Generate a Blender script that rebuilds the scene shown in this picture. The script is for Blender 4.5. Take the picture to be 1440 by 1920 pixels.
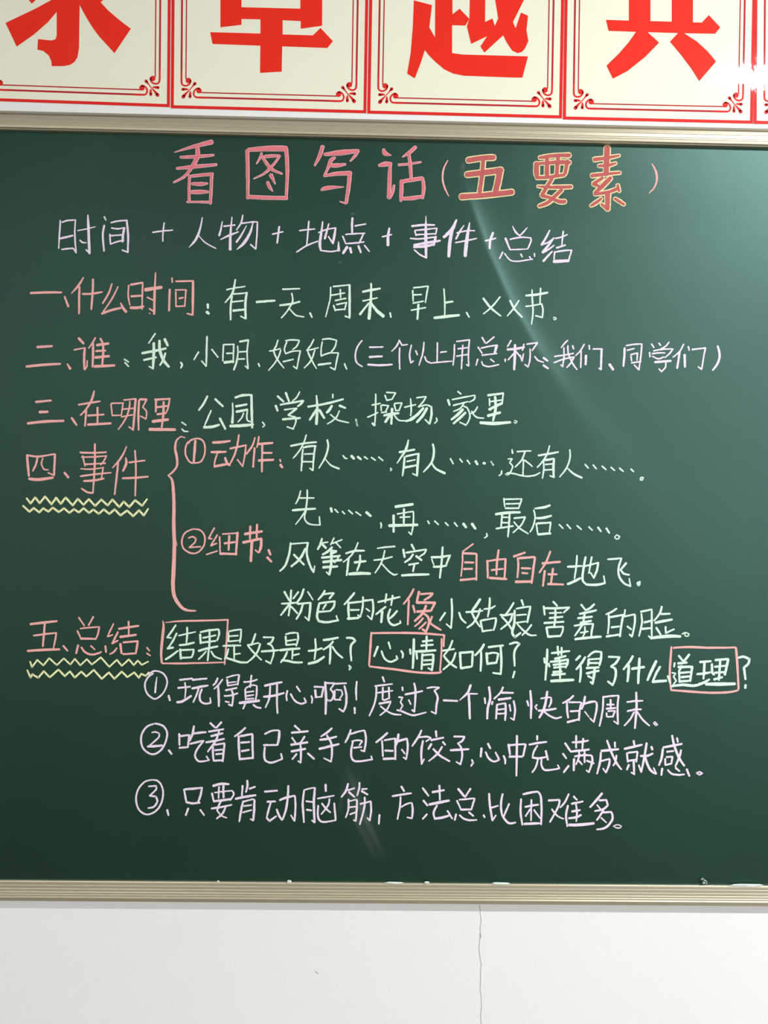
import bpy, bmesh, math, random
import numpy as np
from mathutils import Matrix, Vector
from mathutils.geometry import tessellate_polygon
random.seed(7)
for o in list(bpy.data.objects): bpy.data.objects.remove(o)
S = bpy.context.scene
C = S.collection
# ---------------- camera ----------------
FPX, IW, IH = 1442.0, 1440, 1920
YAW, PITCH, ROLL = -0.01609497, -0.0085611, -0.01538391
CAM = np.array([0.0, -1.18, 1.55])
def _rot():
    cy, sy, cp, sp, cr, sr = math.cos(YAW), math.sin(YAW), math.cos(PITCH), math.sin(PITCH), math.cos(ROLL), math.sin(ROLL)
    return (np.array([[cy,-sy,0],[sy,cy,0],[0,0,1]]) @ np.array([[1,0,0],[0,cp,-sp],[0,sp,cp]]) @ np.array([[cr,0,sr],[0,1,0],[-sr,0,cr]]))
RM = _rot()
cd = bpy.data.cameras.new('camera'); cam = bpy.data.objects.new('camera', cd); C.objects.link(cam)
cd.sensor_fit = 'VERTICAL'; cd.sensor_height = 24; cd.lens = 24 * FPX / IH; cd.clip_start = 0.05
rx, ry, rz = RM[:, 0], RM[:, 1], RM[:, 2]
cam.matrix_world = Matrix(((rx[0], rz[0], -ry[0], CAM[0]), (rx[1], rz[1], -ry[1], CAM[1]), (rx[2], rz[2], -ry[2], CAM[2]), (0, 0, 0, 1)))
S.camera = cam
def W(px, py, y=0.0):
    """point of the vertical plane at depth y that the photograph shows at (px, py)"""
    d = RM @ np.array([(px - IW/2) / FPX, 1.0, -(py - IH/2) / FPX])
    t = (y - CAM[1]) / d[1]
    return CAM[0] + d[0]*t, CAM[2] + d[2]*t
# ---------------- light and exposure ----------------
S.view_settings.view_transform = 'Standard'; S.view_settings.look = 'None'
S.view_settings.gamma = 1.0; S.view_settings.use_curve_mapping = False
S.view_settings.exposure = 0.32
P_WIN, P_CEIL, P_TUBE, WORLD = 64, 10, 76, 1.0      # watts
w = bpy.data.worlds.new('overcast_sky'); S.world = w; w.use_nodes = True
w.node_tree.nodes['Background'].inputs[0].default_value = (0.80, 0.90, 1.0, 1)
w.node_tree.nodes['Background'].inputs[1].default_value = WORLD
X0, X1, Y1, ZC = -3.6, 3.4, -9.0, 3.15            # room: left, right, rear, ceiling
WALL_Y = 0.008
WINDOWS = [(-5.3, -3.5), (-8.0, -6.2)]
WZ0, WZ1 = 0.95, 2.75
def area(name, loc, rot, sx, sy, power, col=(1, 1, 1)):
    d = bpy.data.lights.new(name, 'AREA'); d.shape = 'RECTANGLE'; d.size = sx; d.size_y = sy; d.energy = power; d.color = col
    o = bpy.data.objects.new(name, d); C.objects.link(o); o.location = loc; o.rotation_euler = rot
    return o
for i, (a, b) in enumerate(WINDOWS):               # daylight coming in through the two windows
    area('window_daylight', (X1 + 0.16, (a+b)/2, (WZ0+WZ1)/2), (0, math.radians(90), 0), WZ1-WZ0, b-a, P_WIN, (0.88, 0.95, 1.0))
# unseen ceiling panels added as fill further back; left pair boosted to even the wall
CEIL_FILLS = [(-1.9, -4.6), (1.6, -4.6), (-1.9, -7.2), (1.6, -7.2)]
for (x, y) in CEIL_FILLS:
    area('ceiling_fill_light', (x, y, ZC - 0.035), (0, 0, 0), 1.1, 0.5, P_CEIL * (3.6 if x < 0 else 1.0), (1.0, 0.98, 0.93))
TUBE = (1.14, 2.45, -1.41, 3.03)                   # strip lamp above the right part of the board
area('strip_lamp_light', ((TUBE[0]+TUBE[1])/2, TUBE[2], TUBE[3]), (0, 0, 0), TUBE[1]-TUBE[0], 0.09, P_TUBE, (0.96, 0.985, 1.0))
# ---------------- materials ----------------
def newmat(name):
    m = bpy.data.materials.new(name); m.use_nodes = True
    nt = m.node_tree; return m, nt, nt.nodes['Principled BSDF']
def setp(b, **k):
    for n, v in k.items():
        b.inputs[n.replace('_', ' ')].default_value = v
def noise(nt, scale, detail=3, coord='Object', rough=0.5):
    t = nt.nodes.new('ShaderNodeTexCoord'); n = nt.nodes.new('ShaderNodeTexNoise')
    n.inputs['Scale'].default_value = scale; n.inputs['Detail'].default_value = detail; n.inputs['Roughness'].default_value = rough
    nt.links.new(t.outputs[coord], n.inputs['Vector']); return n
def ramp(nt, src, c0, c1, p0=0.3, p1=0.7):
    r = nt.nodes.new('ShaderNodeValToRGB'); r.color_ramp.elements[0].position = p0; r.color_ramp.elements[1].position = p1
    r.color_ramp.elements[0].color = (*c0, 1); r.color_ramp.elements[1].color = (*c1, 1)
    nt.links.new(src, r.inputs[0]); return r
def bump(nt, b, src, strength, dist):
    n = nt.nodes.new('ShaderNodeBump'); n.inputs['Strength'].default_value = strength; n.inputs['Distance'].default_value = dist
    nt.links.new(src, n.inputs['Height']); nt.links.new(n.outputs[0], b.inputs['Normal']); return n
def lin(r, g, b):
    return tuple((c/255/12.92 if c/255 <= .04045 else ((c/255+.055)/1.055)**2.4) for c in (r, g, b))
def plain(name, col, rough=0.6, var=0.06, scale=300, metal=0.0, spec=0.5):
    m, nt, b = newmat(name); n = noise(nt, scale)
    r = ramp(nt, n.outputs['Fac'], tuple(c*(1-var) for c in col), tuple(min(1, c*(1+var)) for c in col))
    nt.links.new(r.outputs[0], b.inputs['Base Color'])
    setp(b, Roughness=rough, Metallic=metal); b.inputs['Specular IOR Level'].default_value = spec
    return m
def chalk(name, col):
    m, nt, b = newmat(name); n = noise(nt, 420, 4)
    r = ramp(nt, n.outputs['Fac'], tuple(c*0.88 for c in col), tuple(min(1, c*1.06) for c in col), .32, .62)
    nt.links.new(r.outputs[0], b.inputs['Base Color']); setp(b, Roughness=0.95); b.inputs['Specular IOR Level'].default_value = 0.1
    return m
M = {}
M['g'] = chalk('pale_green_chalk', lin(226, 252, 232))
M['v'] = chalk('lilac_chalk', lin(247, 228, 250))
M['k'] = chalk('pink_chalk', lin(253, 182, 178))
M['y'] = chalk('yellow_chalk', lin(254, 252, 196))
M['T1'] = chalk('title_pink_chalk_edge', lin(250, 196, 200)); M['T2'] = chalk('title_pink_chalk', lin(238, 130, 140))
M['Y1'] = chalk('title_cream_chalk', lin(250, 232, 178)); M['Y2'] = chalk('title_rose_chalk', lin(200, 104, 104))
M['Y3'] = chalk('title_dull_cream_chalk', lin(232, 200, 160))
def board_mat():
    m, nt, b = newmat('green_enamel_board')
    n = noise(nt, 5, 4); r = ramp(nt, n.outputs['Fac'], lin(0, 31, 8), lin(1, 36, 12), .35, .65)
    # chalk dust left by wiping: a mask kept with the mesh
    at = nt.nodes.new('ShaderNodeAttribute'); at.attribute_name = 'dust'
    mx = nt.nodes.new('ShaderNodeMix'); mx.data_type = 'RGBA'
    nt.links.new(at.outputs['Fac'], mx.inputs['Factor']); nt.links.new(r.outputs[0], mx.inputs['A']); mx.inputs['B'].default_value = (*lin(205, 215, 205), 1)
    nt.links.new(mx.outputs['Result'], b.inputs['Base Color'])
    f = noise(nt, 900, 2); bump(nt, b, f.outputs['Fac'], 0.25, 0.0004)
    setp(b, Roughness=0.45); b.inputs['Specular IOR Level'].default_value = 1.05
    b.inputs['Specular Tint'].default_value = (0.51, 0.94, 0.84, 1)
    return m
M['board'] = board_mat()
def alu(name, col, rough):
    m, nt, b = newmat(name); t = nt.nodes.new('ShaderNodeTexCoord'); mp = nt.nodes.new('ShaderNodeMapping'); mp.inputs['Scale'].default_value = (3, 500, 500)
    n = nt.nodes.new('ShaderNodeTexNoise'); n.inputs['Scale'].default_value = 1.0
    nt.links.new(t.outputs['Object'], mp.inputs[0]); nt.links.new(mp.outputs[0], n.inputs['Vector'])
    r = ramp(nt, n.outputs['Fac'], tuple(c*.9 for c in col), col, .3, .7); nt.links.new(r.outputs[0], b.inputs['Base Color'])
    setp(b, Roughness=rough, Metallic=0.6); return m
M['alu'] = alu('champagne_aluminium', lin(214, 203, 179), 0.38)
M['alu2'] = alu('grey_aluminium', lin(200, 192, 176), 0.34)
M['dark'] = plain('gap_shade_black', lin(16, 14, 12), .8)
def wall_mat(name, col, sc=260, st=.25):
    m, nt, b = newmat(name); n = noise(nt, sc, 4); n2 = noise(nt, 3, 3)
    r = ramp(nt, n2.outputs['Fac'], tuple(c*.985 for c in col), col); nt.links.new(r.outputs[0], b.inputs['Base Color'])
    bump(nt, b, n.outputs['Fac'], st, 0.0006); setp(b, Roughness=0.75); b.inputs['Specular IOR Level'].default_value = .25; return m
M['wall'] = wall_mat('white_wall_paint', lin(249, 248, 247)); M['ceil'] = wall_mat('ceiling_paint', lin(190, 190, 187))
M['rear'] = wall_mat('rear_wall_paint', lin(222, 222, 216)); M['floor'] = plain('terrazzo_floor', lin(96, 86, 72), .5, .12, 60)
M['crack'] = plain('crack_shadow_grey', lin(176, 174, 168), .9)
M['white'] = plain('white_enamel', lin(235, 235, 232), .4, .01)
def poster_mat(name, col):
    m, nt, b = newmat(name)
    t = nt.nodes.new('ShaderNodeTexCoord')
    mp = nt.nodes.new('ShaderNodeMapping'); mp.inputs['Scale'].default_value = (1.0, 1.0, 0.42)
    nt.links.new(t.outputs['Object'], mp.inputs[0])
    n = nt.nodes.new('ShaderNodeTexNoise'); n.inputs['Scale'].default_value = 34; n.inputs['Detail'].default_value = 3; nt.links.new(mp.outputs[0], n.inputs['Vector'])
    g = nt.nodes.new('ShaderNodeTexNoise'); g.inputs['Scale'].default_value = 5; nt.links.new(t.outputs['Object'], g.inputs['Vector'])
    bp = nt.nodes.new('ShaderNodeBump'); bp.inputs['Strength'].default_value = 0.5; bp.inputs['Distance'].default_value = 0.0010
    b2 = nt.nodes.new('ShaderNodeBump'); b2.inputs['Strength'].default_value = 0.5; b2.inputs['Distance'].default_value = 0.002
    nt.links.new(g.outputs['Fac'], b2.inputs['Height']); nt.links.new(n.outputs['Fac'], bp.inputs['Height']); nt.links.new(b2.outputs[0], bp.inputs['Normal'])
    nt.links.new(bp.outputs[0], b.inputs['Coat Normal'])
    b.inputs['Base Color'].default_value = (*col, 1)
    setp(b, Roughness=0.5, Coat_Weight=0.8, Coat_Roughness=0.03); b.inputs['Specular IOR Level'].default_value = .08
    return m
M['cream'] = poster_mat('laminated_cream_paper', lin(253, 250, 228))
M['pale'] = poster_mat('laminated_pale_margin', lin(238, 238, 228))
M['red'] = poster_mat('laminated_red_print', lin(250, 46, 26))
M['dred'] = poster_mat('laminated_line_print', lin(192, 40, 50))
M['band'] = poster_mat('laminated_border_print', lin(236, 42, 40))
# ---------------- mesh helpers ----------------
def link(name, me, mat, parent=None):
    o = bpy.data.objects.new(name, me); C.objects.link(o)
    if mat: me.materials.append(mat)
    if parent: o.parent = parent
    return o
def mesh(name, vs, fs, mat, parent=None, smooth=False):
    me = bpy.data.meshes.new(name); me.from_pydata([tuple(map(float, v)) for v in vs], [], fs); me.update()
    if smooth: me.polygons.foreach_set('use_smooth', [True]*len(me.polygons))
    return link(name, me, mat, parent)
def box(name, a, b, mat, parent=None):
    (x0, y0, z0), (x1, y1, z1) = a, b
    vs = [(x0,y0,z0),(x1,y0,z0),(x1,y1,z0),(x0,y1,z0),(x0,y0,z1),(x1,y0,z1),(x1,y1,z1),(x0,y1,z1)]
    return mesh(name, vs, [(0,3,2,1),(4,5,6,7),(0,1,5,4),(1,2,6,5),(2,3,7,6),(3,0,4,7)], mat, parent)
def empty(name, loc=(0,0,0)):
    o = bpy.data.objects.new(name, None); C.objects.link(o); o.location = loc; o.empty_display_size = .1; return o
def tag(o, label=None, cat=None, group=None, kind=None):
    if label: o['label'] = label
    if cat: o['category'] = cat
    if group: o['group'] = group
    if kind: o['kind'] = kind
    return o
def extrude_profile(name, prof, x0, x1, mat, parent=None):
    """prof: (z, y) outline run along x, closed by its end caps"""
    n = len(prof); vs = [(x0, y, z) for z, y in prof] + [(x1, y, z) for z, y in prof]
    fs = [(i, (i+1) % n, n+(i+1) % n, n+i) for i in range(n)] + [tuple(range(n))[::-1], tuple(range(n, 2*n))]
    o = mesh(name, vs, fs, mat, parent)
    bm = bmesh.new(); bm.from_mesh(o.data); bmesh.ops.recalc_face_normals(bm, faces=bm.faces); bm.to_mesh(o.data); bm.free()
    return o
# ---------------- the room ----------------
def st(o, label=None): return tag(o, label, kind='structure')
st(box('wall_front', (X0, WALL_Y, 0), (X1, WALL_Y+.2, ZC), M['wall']), 'white painted classroom wall behind the blackboard')
wallf = bpy.data.objects['wall_front']
st(box('wall_left', (X0-.2, Y1, 0), (X0, WALL_Y+.2, ZC), M['rear']))
st(box('wall_back', (X0, Y1-.2, 0), (X1, Y1, ZC), M['rear']))
st(box('floor', (X0-.2, Y1-.2, -.1), (X1+.2, WALL_Y+.2, 0), M['floor']))
st(box('ceiling', (X0-.2, Y1-.2, ZC), (X1+.2, WALL_Y+.2, ZC+.1), M['ceil']))
wr = st(box('wall_right', (X1, Y1-.2, 0), (X1+.2, WALL_Y+.2, WZ0), M['wall']))
box('wall_panel', (X1, Y1-.2, WZ1), (X1+.2, WALL_Y+.2, ZC), M['wall'], wr)
ys = [WALL_Y+.2] + [v for a, b in WINDOWS for v in (b, a)] + [Y1-.2]
for i in range(0, len(ys), 2): box('wall_panel', (X1, ys[i+1], WZ0), (X1+.2, ys[i], WZ1), M['wall'], wr)
for i, (a, b) in enumerate(WINDOWS):
    wn = st(empty('window_%d' % (i+1), (0, 0, 0)))
    for q in (a, (a+b)/2-.02, b-.04): box('frame_post', (X1+.06, q, WZ0), (X1+.11, q+.04, WZ1), M['white'], wn)
    for q in (WZ0, WZ1-.04): box('frame_rail', (X1+.06, a, q), (X1+.11, b, q+.04), M['white'], wn)
for (x, y), where in zip(CEIL_FILLS, ('nearer the board, window-less side', 'nearer the board, window side', 'at the back, window-less side', 'at the back, window side')):
    box_o = tag(empty('ceiling_fill_panel', (x, y, ZC)), 'unseen white ceiling panel added for fill light, ' + where, 'light', 'added ceiling fill panels')
    f = box('housing', (-.58, -.28, -.03), (.58, .28, 0), M['white'], box_o)
t = tag(empty('strip_lamp', ((TUBE[0]+TUBE[1])/2, TUBE[2], ZC)), 'long white strip lamp hanging above the right end of the board', 'light')
hw = (TUBE[1]-TUBE[0])/2
box('housing', (-hw, -.06, TUBE[3]-ZC+.004), (hw, .06, TUBE[3]-ZC+.05), M['white'], t)
for s in (-.5, .5): box('hanger', (s-.008, -.008, TUBE[3]-ZC+.05), (s+.008, .008, 0), M['white'], t)
# hairline crack in the plaster below the board
def px_strip(name, pts, y, mat, parent, wpx):
    vs = []; fs = []
    for (px, py) in pts:
        x, z = W(px, py, y); vs += [(x - wpx*.0004, y, z), (x + wpx*.0004, y, z)]
    for i in range(len(pts)-1): fs.append((2*i, 2*i+2, 2*i+3, 2*i+1))
    return mesh(name, vs, fs, mat, parent)
px_strip('plaster_crack', [(899,1697),(900,1705),(901,1718),(902,1727),(900,1740),(901,1752),(899,1765),(898,1780),(900,1795),(902,1808),(901,1825),(901,1840),(900,1855),(902,1868),(903,1885),(901,1905),(903,1935)], WALL_Y-.0002, M['crack'], wallf, 1.2)
px_strip('plaster_chip', [(900.5,1750),(901,1754),(900.5,1759)], WALL_Y-.0003, M['crack'], wallf, 2.4)
px_strip('plaster_chip', [(591,1821),(594,1824),(596,1826)], WALL_Y-.0003, M['crack'], wallf, 2.4)
px_strip('plaster_chip', [(615,1702.6),(622,1704.4),(628,1705.4)], WALL_Y-.0003, M['crack'], wallf, 1.2)
# ---------------- blackboard ----------------
def avg_z(a, b, y=0.0): return (W(*a, y)[1] + W(*b, y)[1]) / 2
Z_TOP = avg_z((0, 244.5), (1440, 278)); Z_BOT = avg_z((0, 1648.5), (1440, 1659.5))
PX = 0.000818
BX0, BX1 = -1.9, 2.1
CRV = np.array([W(*p) for p in [(872,270),(862,320),(885,385),(915,470),(955,560),(1000,640),(1040,700),(1100,775),(1180,860),(1270,960),(1350,1100)]])
CST = np.array([0, .25, 1, 1, 1, .9, .7, .5, .38, .2, 0]); CSF = np.array([3, 3, 2, 1.5, 1.5, 2.5, 7, 16, 24, 32, 40]) * PX
CR2 = np.array([W(*p) for p in [(985,285),(990,330),(992,380),(990,430)]]); C2S = np.array([0, 1, 1, 0]); C2F = np.array([3, 3, 3, 4]) * PX
def fold(x, z, crv, stt, sof, k, tau):
    x = np.asarray(x, float); z = np.asarray(z, float)
    best = np.full(x.shape, 1e9); sd = np.zeros(x.shape); sw = np.zeros(x.shape); sf = np.full(x.shape, .01)
    for i in range(len(crv)-1):
        a, b = crv[i], crv[i+1]; d = b-a; L = d @ d
        t = np.clip(((x-a[0])*d[0] + (z-a[1])*d[1]) / L, 0, 1)
        qx, qz = a[0]+t*d[0], a[1]+t*d[1]; r = np.hypot(x-qx, z-qz)
        s = -np.sign(d[0]*(z-a[1]) - d[1]*(x-a[0])) * -1          # + on the right of the line
        m = r < best
        best = np.where(m, r, best); sd = np.where(m, r*s, sd); sw = np.where(m, stt[i]+t*(stt[i+1]-stt[i]), sw); sf = np.where(m, sof[i]+t*(sof[i+1]-sof[i]), sf)
    q = np.clip(sd/sf, -30, 30); sp = sf*np.log1p(np.exp(q))      # softened max(sd, 0)
    sp = np.where(sd/sf > 30, sd, sp)
    return -k*sp*np.exp(-sp/tau)*sw
def HB(x, z):
    x = np.asarray(x, float); z = np.asarray(z, float)
    h = fold(x, z, CRV, CST, CSF*.6, .17, .024) + fold(x, z, CRV, CST, CSF*.6, .085, .10) + fold(x, z, CR2, C2S, C2F, .08, .02)
    h = h + .0006*np.sin(x*5.1+1.3)*np.sin(z*4.3+.4) + .0003*np.sin(x*11+z*7)
    e = np.minimum(z-Z_BOT, Z_TOP-z); e = np.clip(e/.13, 0, 1); h = h*e*e*(3-2*e)   # held flat by the rails
    return h
board = tag(empty('blackboard', (0, 0, 0)), 'dark green classroom blackboard covered in coloured chalk handwriting', 'blackboard')
def side_sign():
    p = W(1200, 500); q = W(700, 500)
    a = fold(np.array([p[0]]), np.array([p[1]]), CRV, np.ones(len(CRV)), CSF, 1, .05)[0]
    b = fold(np.array([q[0]]), np.array([q[1]]), CRV, np.ones(len(CRV)), CSF, 1, .05)[0]
    return a, b
SMEARS = [  # (px, py, half length, half width, angle from vertical, strength)
    (866, 318, 13, 3.5, 8, .10), (668, 1500, 60, 13, -14, .045), (688, 1548, 52, 14, -20, .055), (640, 1500, 22, 3, 4, .04), (662, 1478, 20, 4, 25, .04),
    (672, 540, 60, 22, 60, .012), (160, 310, 60, 30, 40, .008), (420, 950, 50, 40, 0, .008), (1060, 640, 80, 50, 40, .010), (505, 1035, 36, 2.2, 78, .03),
    (820, 1170, 9, 3, -70, .05), (472, 632, 9, 3, 0, .05), (661, 401, 5, 1.5, 80, .12), (637, 492, 2, 2, 0, .12), (470, 1020, 20, 12, 0, .012), (335, 836, 6, 3, 0, .05), (1320, 300, 80, 60, 10, .008)]
def make_board():
    xs = list(np.arange(BX0, -.64, .05)) + list(np.arange(-.64, .70, .0031)) + list(np.arange(.70, BX1+.001, .05))
    zs = list(np.arange(Z_BOT-.004, Z_TOP+.006, .0031))
    nx, nz = len(xs), len(zs); X, Z = np.meshgrid(xs, zs); X = X.ravel(); Z = Z.ravel()
    Yv = -HB(X, Z)
    vs = np.stack([X, Yv, Z], 1)
    me = bpy.data.meshes.new('board_surface')
    idx = np.arange(nx*nz).reshape(nz, nx)
    q = np.stack([idx[:-1, :-1], idx[:-1, 1:], idx[1:, 1:], idx[1:, :-1]], -1).reshape(-1, 4)
    me.vertices.add(len(vs)); me.vertices.foreach_set('co', vs.ravel())
    me.loops.add(q.size); me.loops.foreach_set('vertex_index', q.ravel())
    me.polygons.add(len(q)); me.polygons.foreach_set('loop_start', np.arange(0, q.size, 4)); me.polygons.foreach_set('loop_total', np.full(len(q), 4))
    me.update(); me.validate(); me.polygons.foreach_set('use_smooth', [True]*len(me.polygons))
    d = np.zeros(len(vs)); rnd = np.random.RandomState(3)
    for (px, py, L, wd, ang, s) in SMEARS:
        cx, cz = W(px, py); a = math.radians(ang)
        ux, uz = math.sin(a), math.cos(a); dx, dz = X-cx, Z-cz
        l = (dx*ux+dz*uz)/(L*PX); t = (dx*uz-dz*ux)/(wd*PX)
        d += s*np.exp(-(l**4)-(t**2))*(.75+.5*np.sin(t*5+l*2))
    at = me.attributes.new('dust', 'FLOAT', 'POINT'); at.data.foreach_set('value', np.clip(d, 0, 1))
    o = link('board_surface', me, M['board'], board)
    return o
make_board()
box('backing_panel', (BX0, .0062, Z_BOT-.01), (BX1, WALL_Y-.001, Z_TOP+.01), M['alu2'], board)
def prof(z0, pts, yb, sc=1.0):     # pts: (pixels down from z0, millimetres out)
    return [(z0 - d*PX, -o/1000.0*(sc if o > 2 else 1)) for d, o in pts] + [(z0 - pts[-1][0]*PX, yb), (z0 - pts[0][0]*PX, yb)]
ZR0 = avg_z((0, 217.6), (1440, 252.2))
tr = extrude_profile('top_rail', prof(ZR0, [(0,5),(0.8,7.4),(7.6,8.6),(8.4,8.0),(9.2,8.6),(15.2,9.0),(16.0,8.4),(16.8,9.1),(18.6,9.1),(19.4,8.5),(20.2,9.0),(24.0,8.2),(25.4,6.2),(26.8,5.6),(26.9,1.2)], .003), BX0-.03, BX1+.03, M['alu'], board)
tag(tr, 'ribbed aluminium rail along the top edge of the board')
ZB0 = avg_z((0, 1648.8), (1440, 1659.8))
br = extrude_profile('bottom_rail', prof(ZB0, [(0,1.2),(0,6.2),(1.4,7.2),(2.2,7.5),(6.6,7.7),(7.3,7.0),(8.2,7.8),(12.6,8.0),(13.4,7.4),(14.4,8.2),(18.0,8.6),(19.0,7.7),(20.2,8.8),(22.4,9.2),(23.8,7.9),(25.2,9.4),(26.6,9.3),(28.0,7.8),(29.2,10.2),(30.4,10.8),(31.4,10.2),(37.6,7.6),(38.0,7.0)], WALL_Y-.0005, .5), BX0-.03, BX1+.03, M['alu'], board)
tag(br, 'ribbed aluminium rail along the bottom edge of the board')
for x in (BX0-.03, BX1): box('end_rail', (x, -.0085, ZB0-.028), (x+.03, WALL_Y-.0005, ZR0), M['alu'], board)
for o in (tr, br):
    md = o.modifiers.new('soft', 'BEVEL'); md.width = .00035; md.segments = 2; md.limit_method = 'ANGLE'; md.angle_limit = math.radians(12)
ZG = avg_z((0, 214.9), (1440, 249.2)); ZS = avg_z((0, 206.5), (1440, 240.3))
st(extrude_profile('trim_1', [(ZS, .006), (ZS-.0012, -.001), (ZG+.0016, -.0035), (ZG, -.0015), (ZG, WALL_Y-.0005), (ZS, WALL_Y-.0005)], BX0-.05, BX1+.05, M['alu2']), 'thin flat metal strip between the posters and the board')
st(box('gap_shade_strip', (BX0-.04, .004, ZR0-.002), (BX1+.04, WALL_Y-.0005, ZG+.0001), M['dark']), 'narrow dark strip painted as the shade in the gap above the top rail')  # near-black strip: shade of the open gap put into its colour
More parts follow.
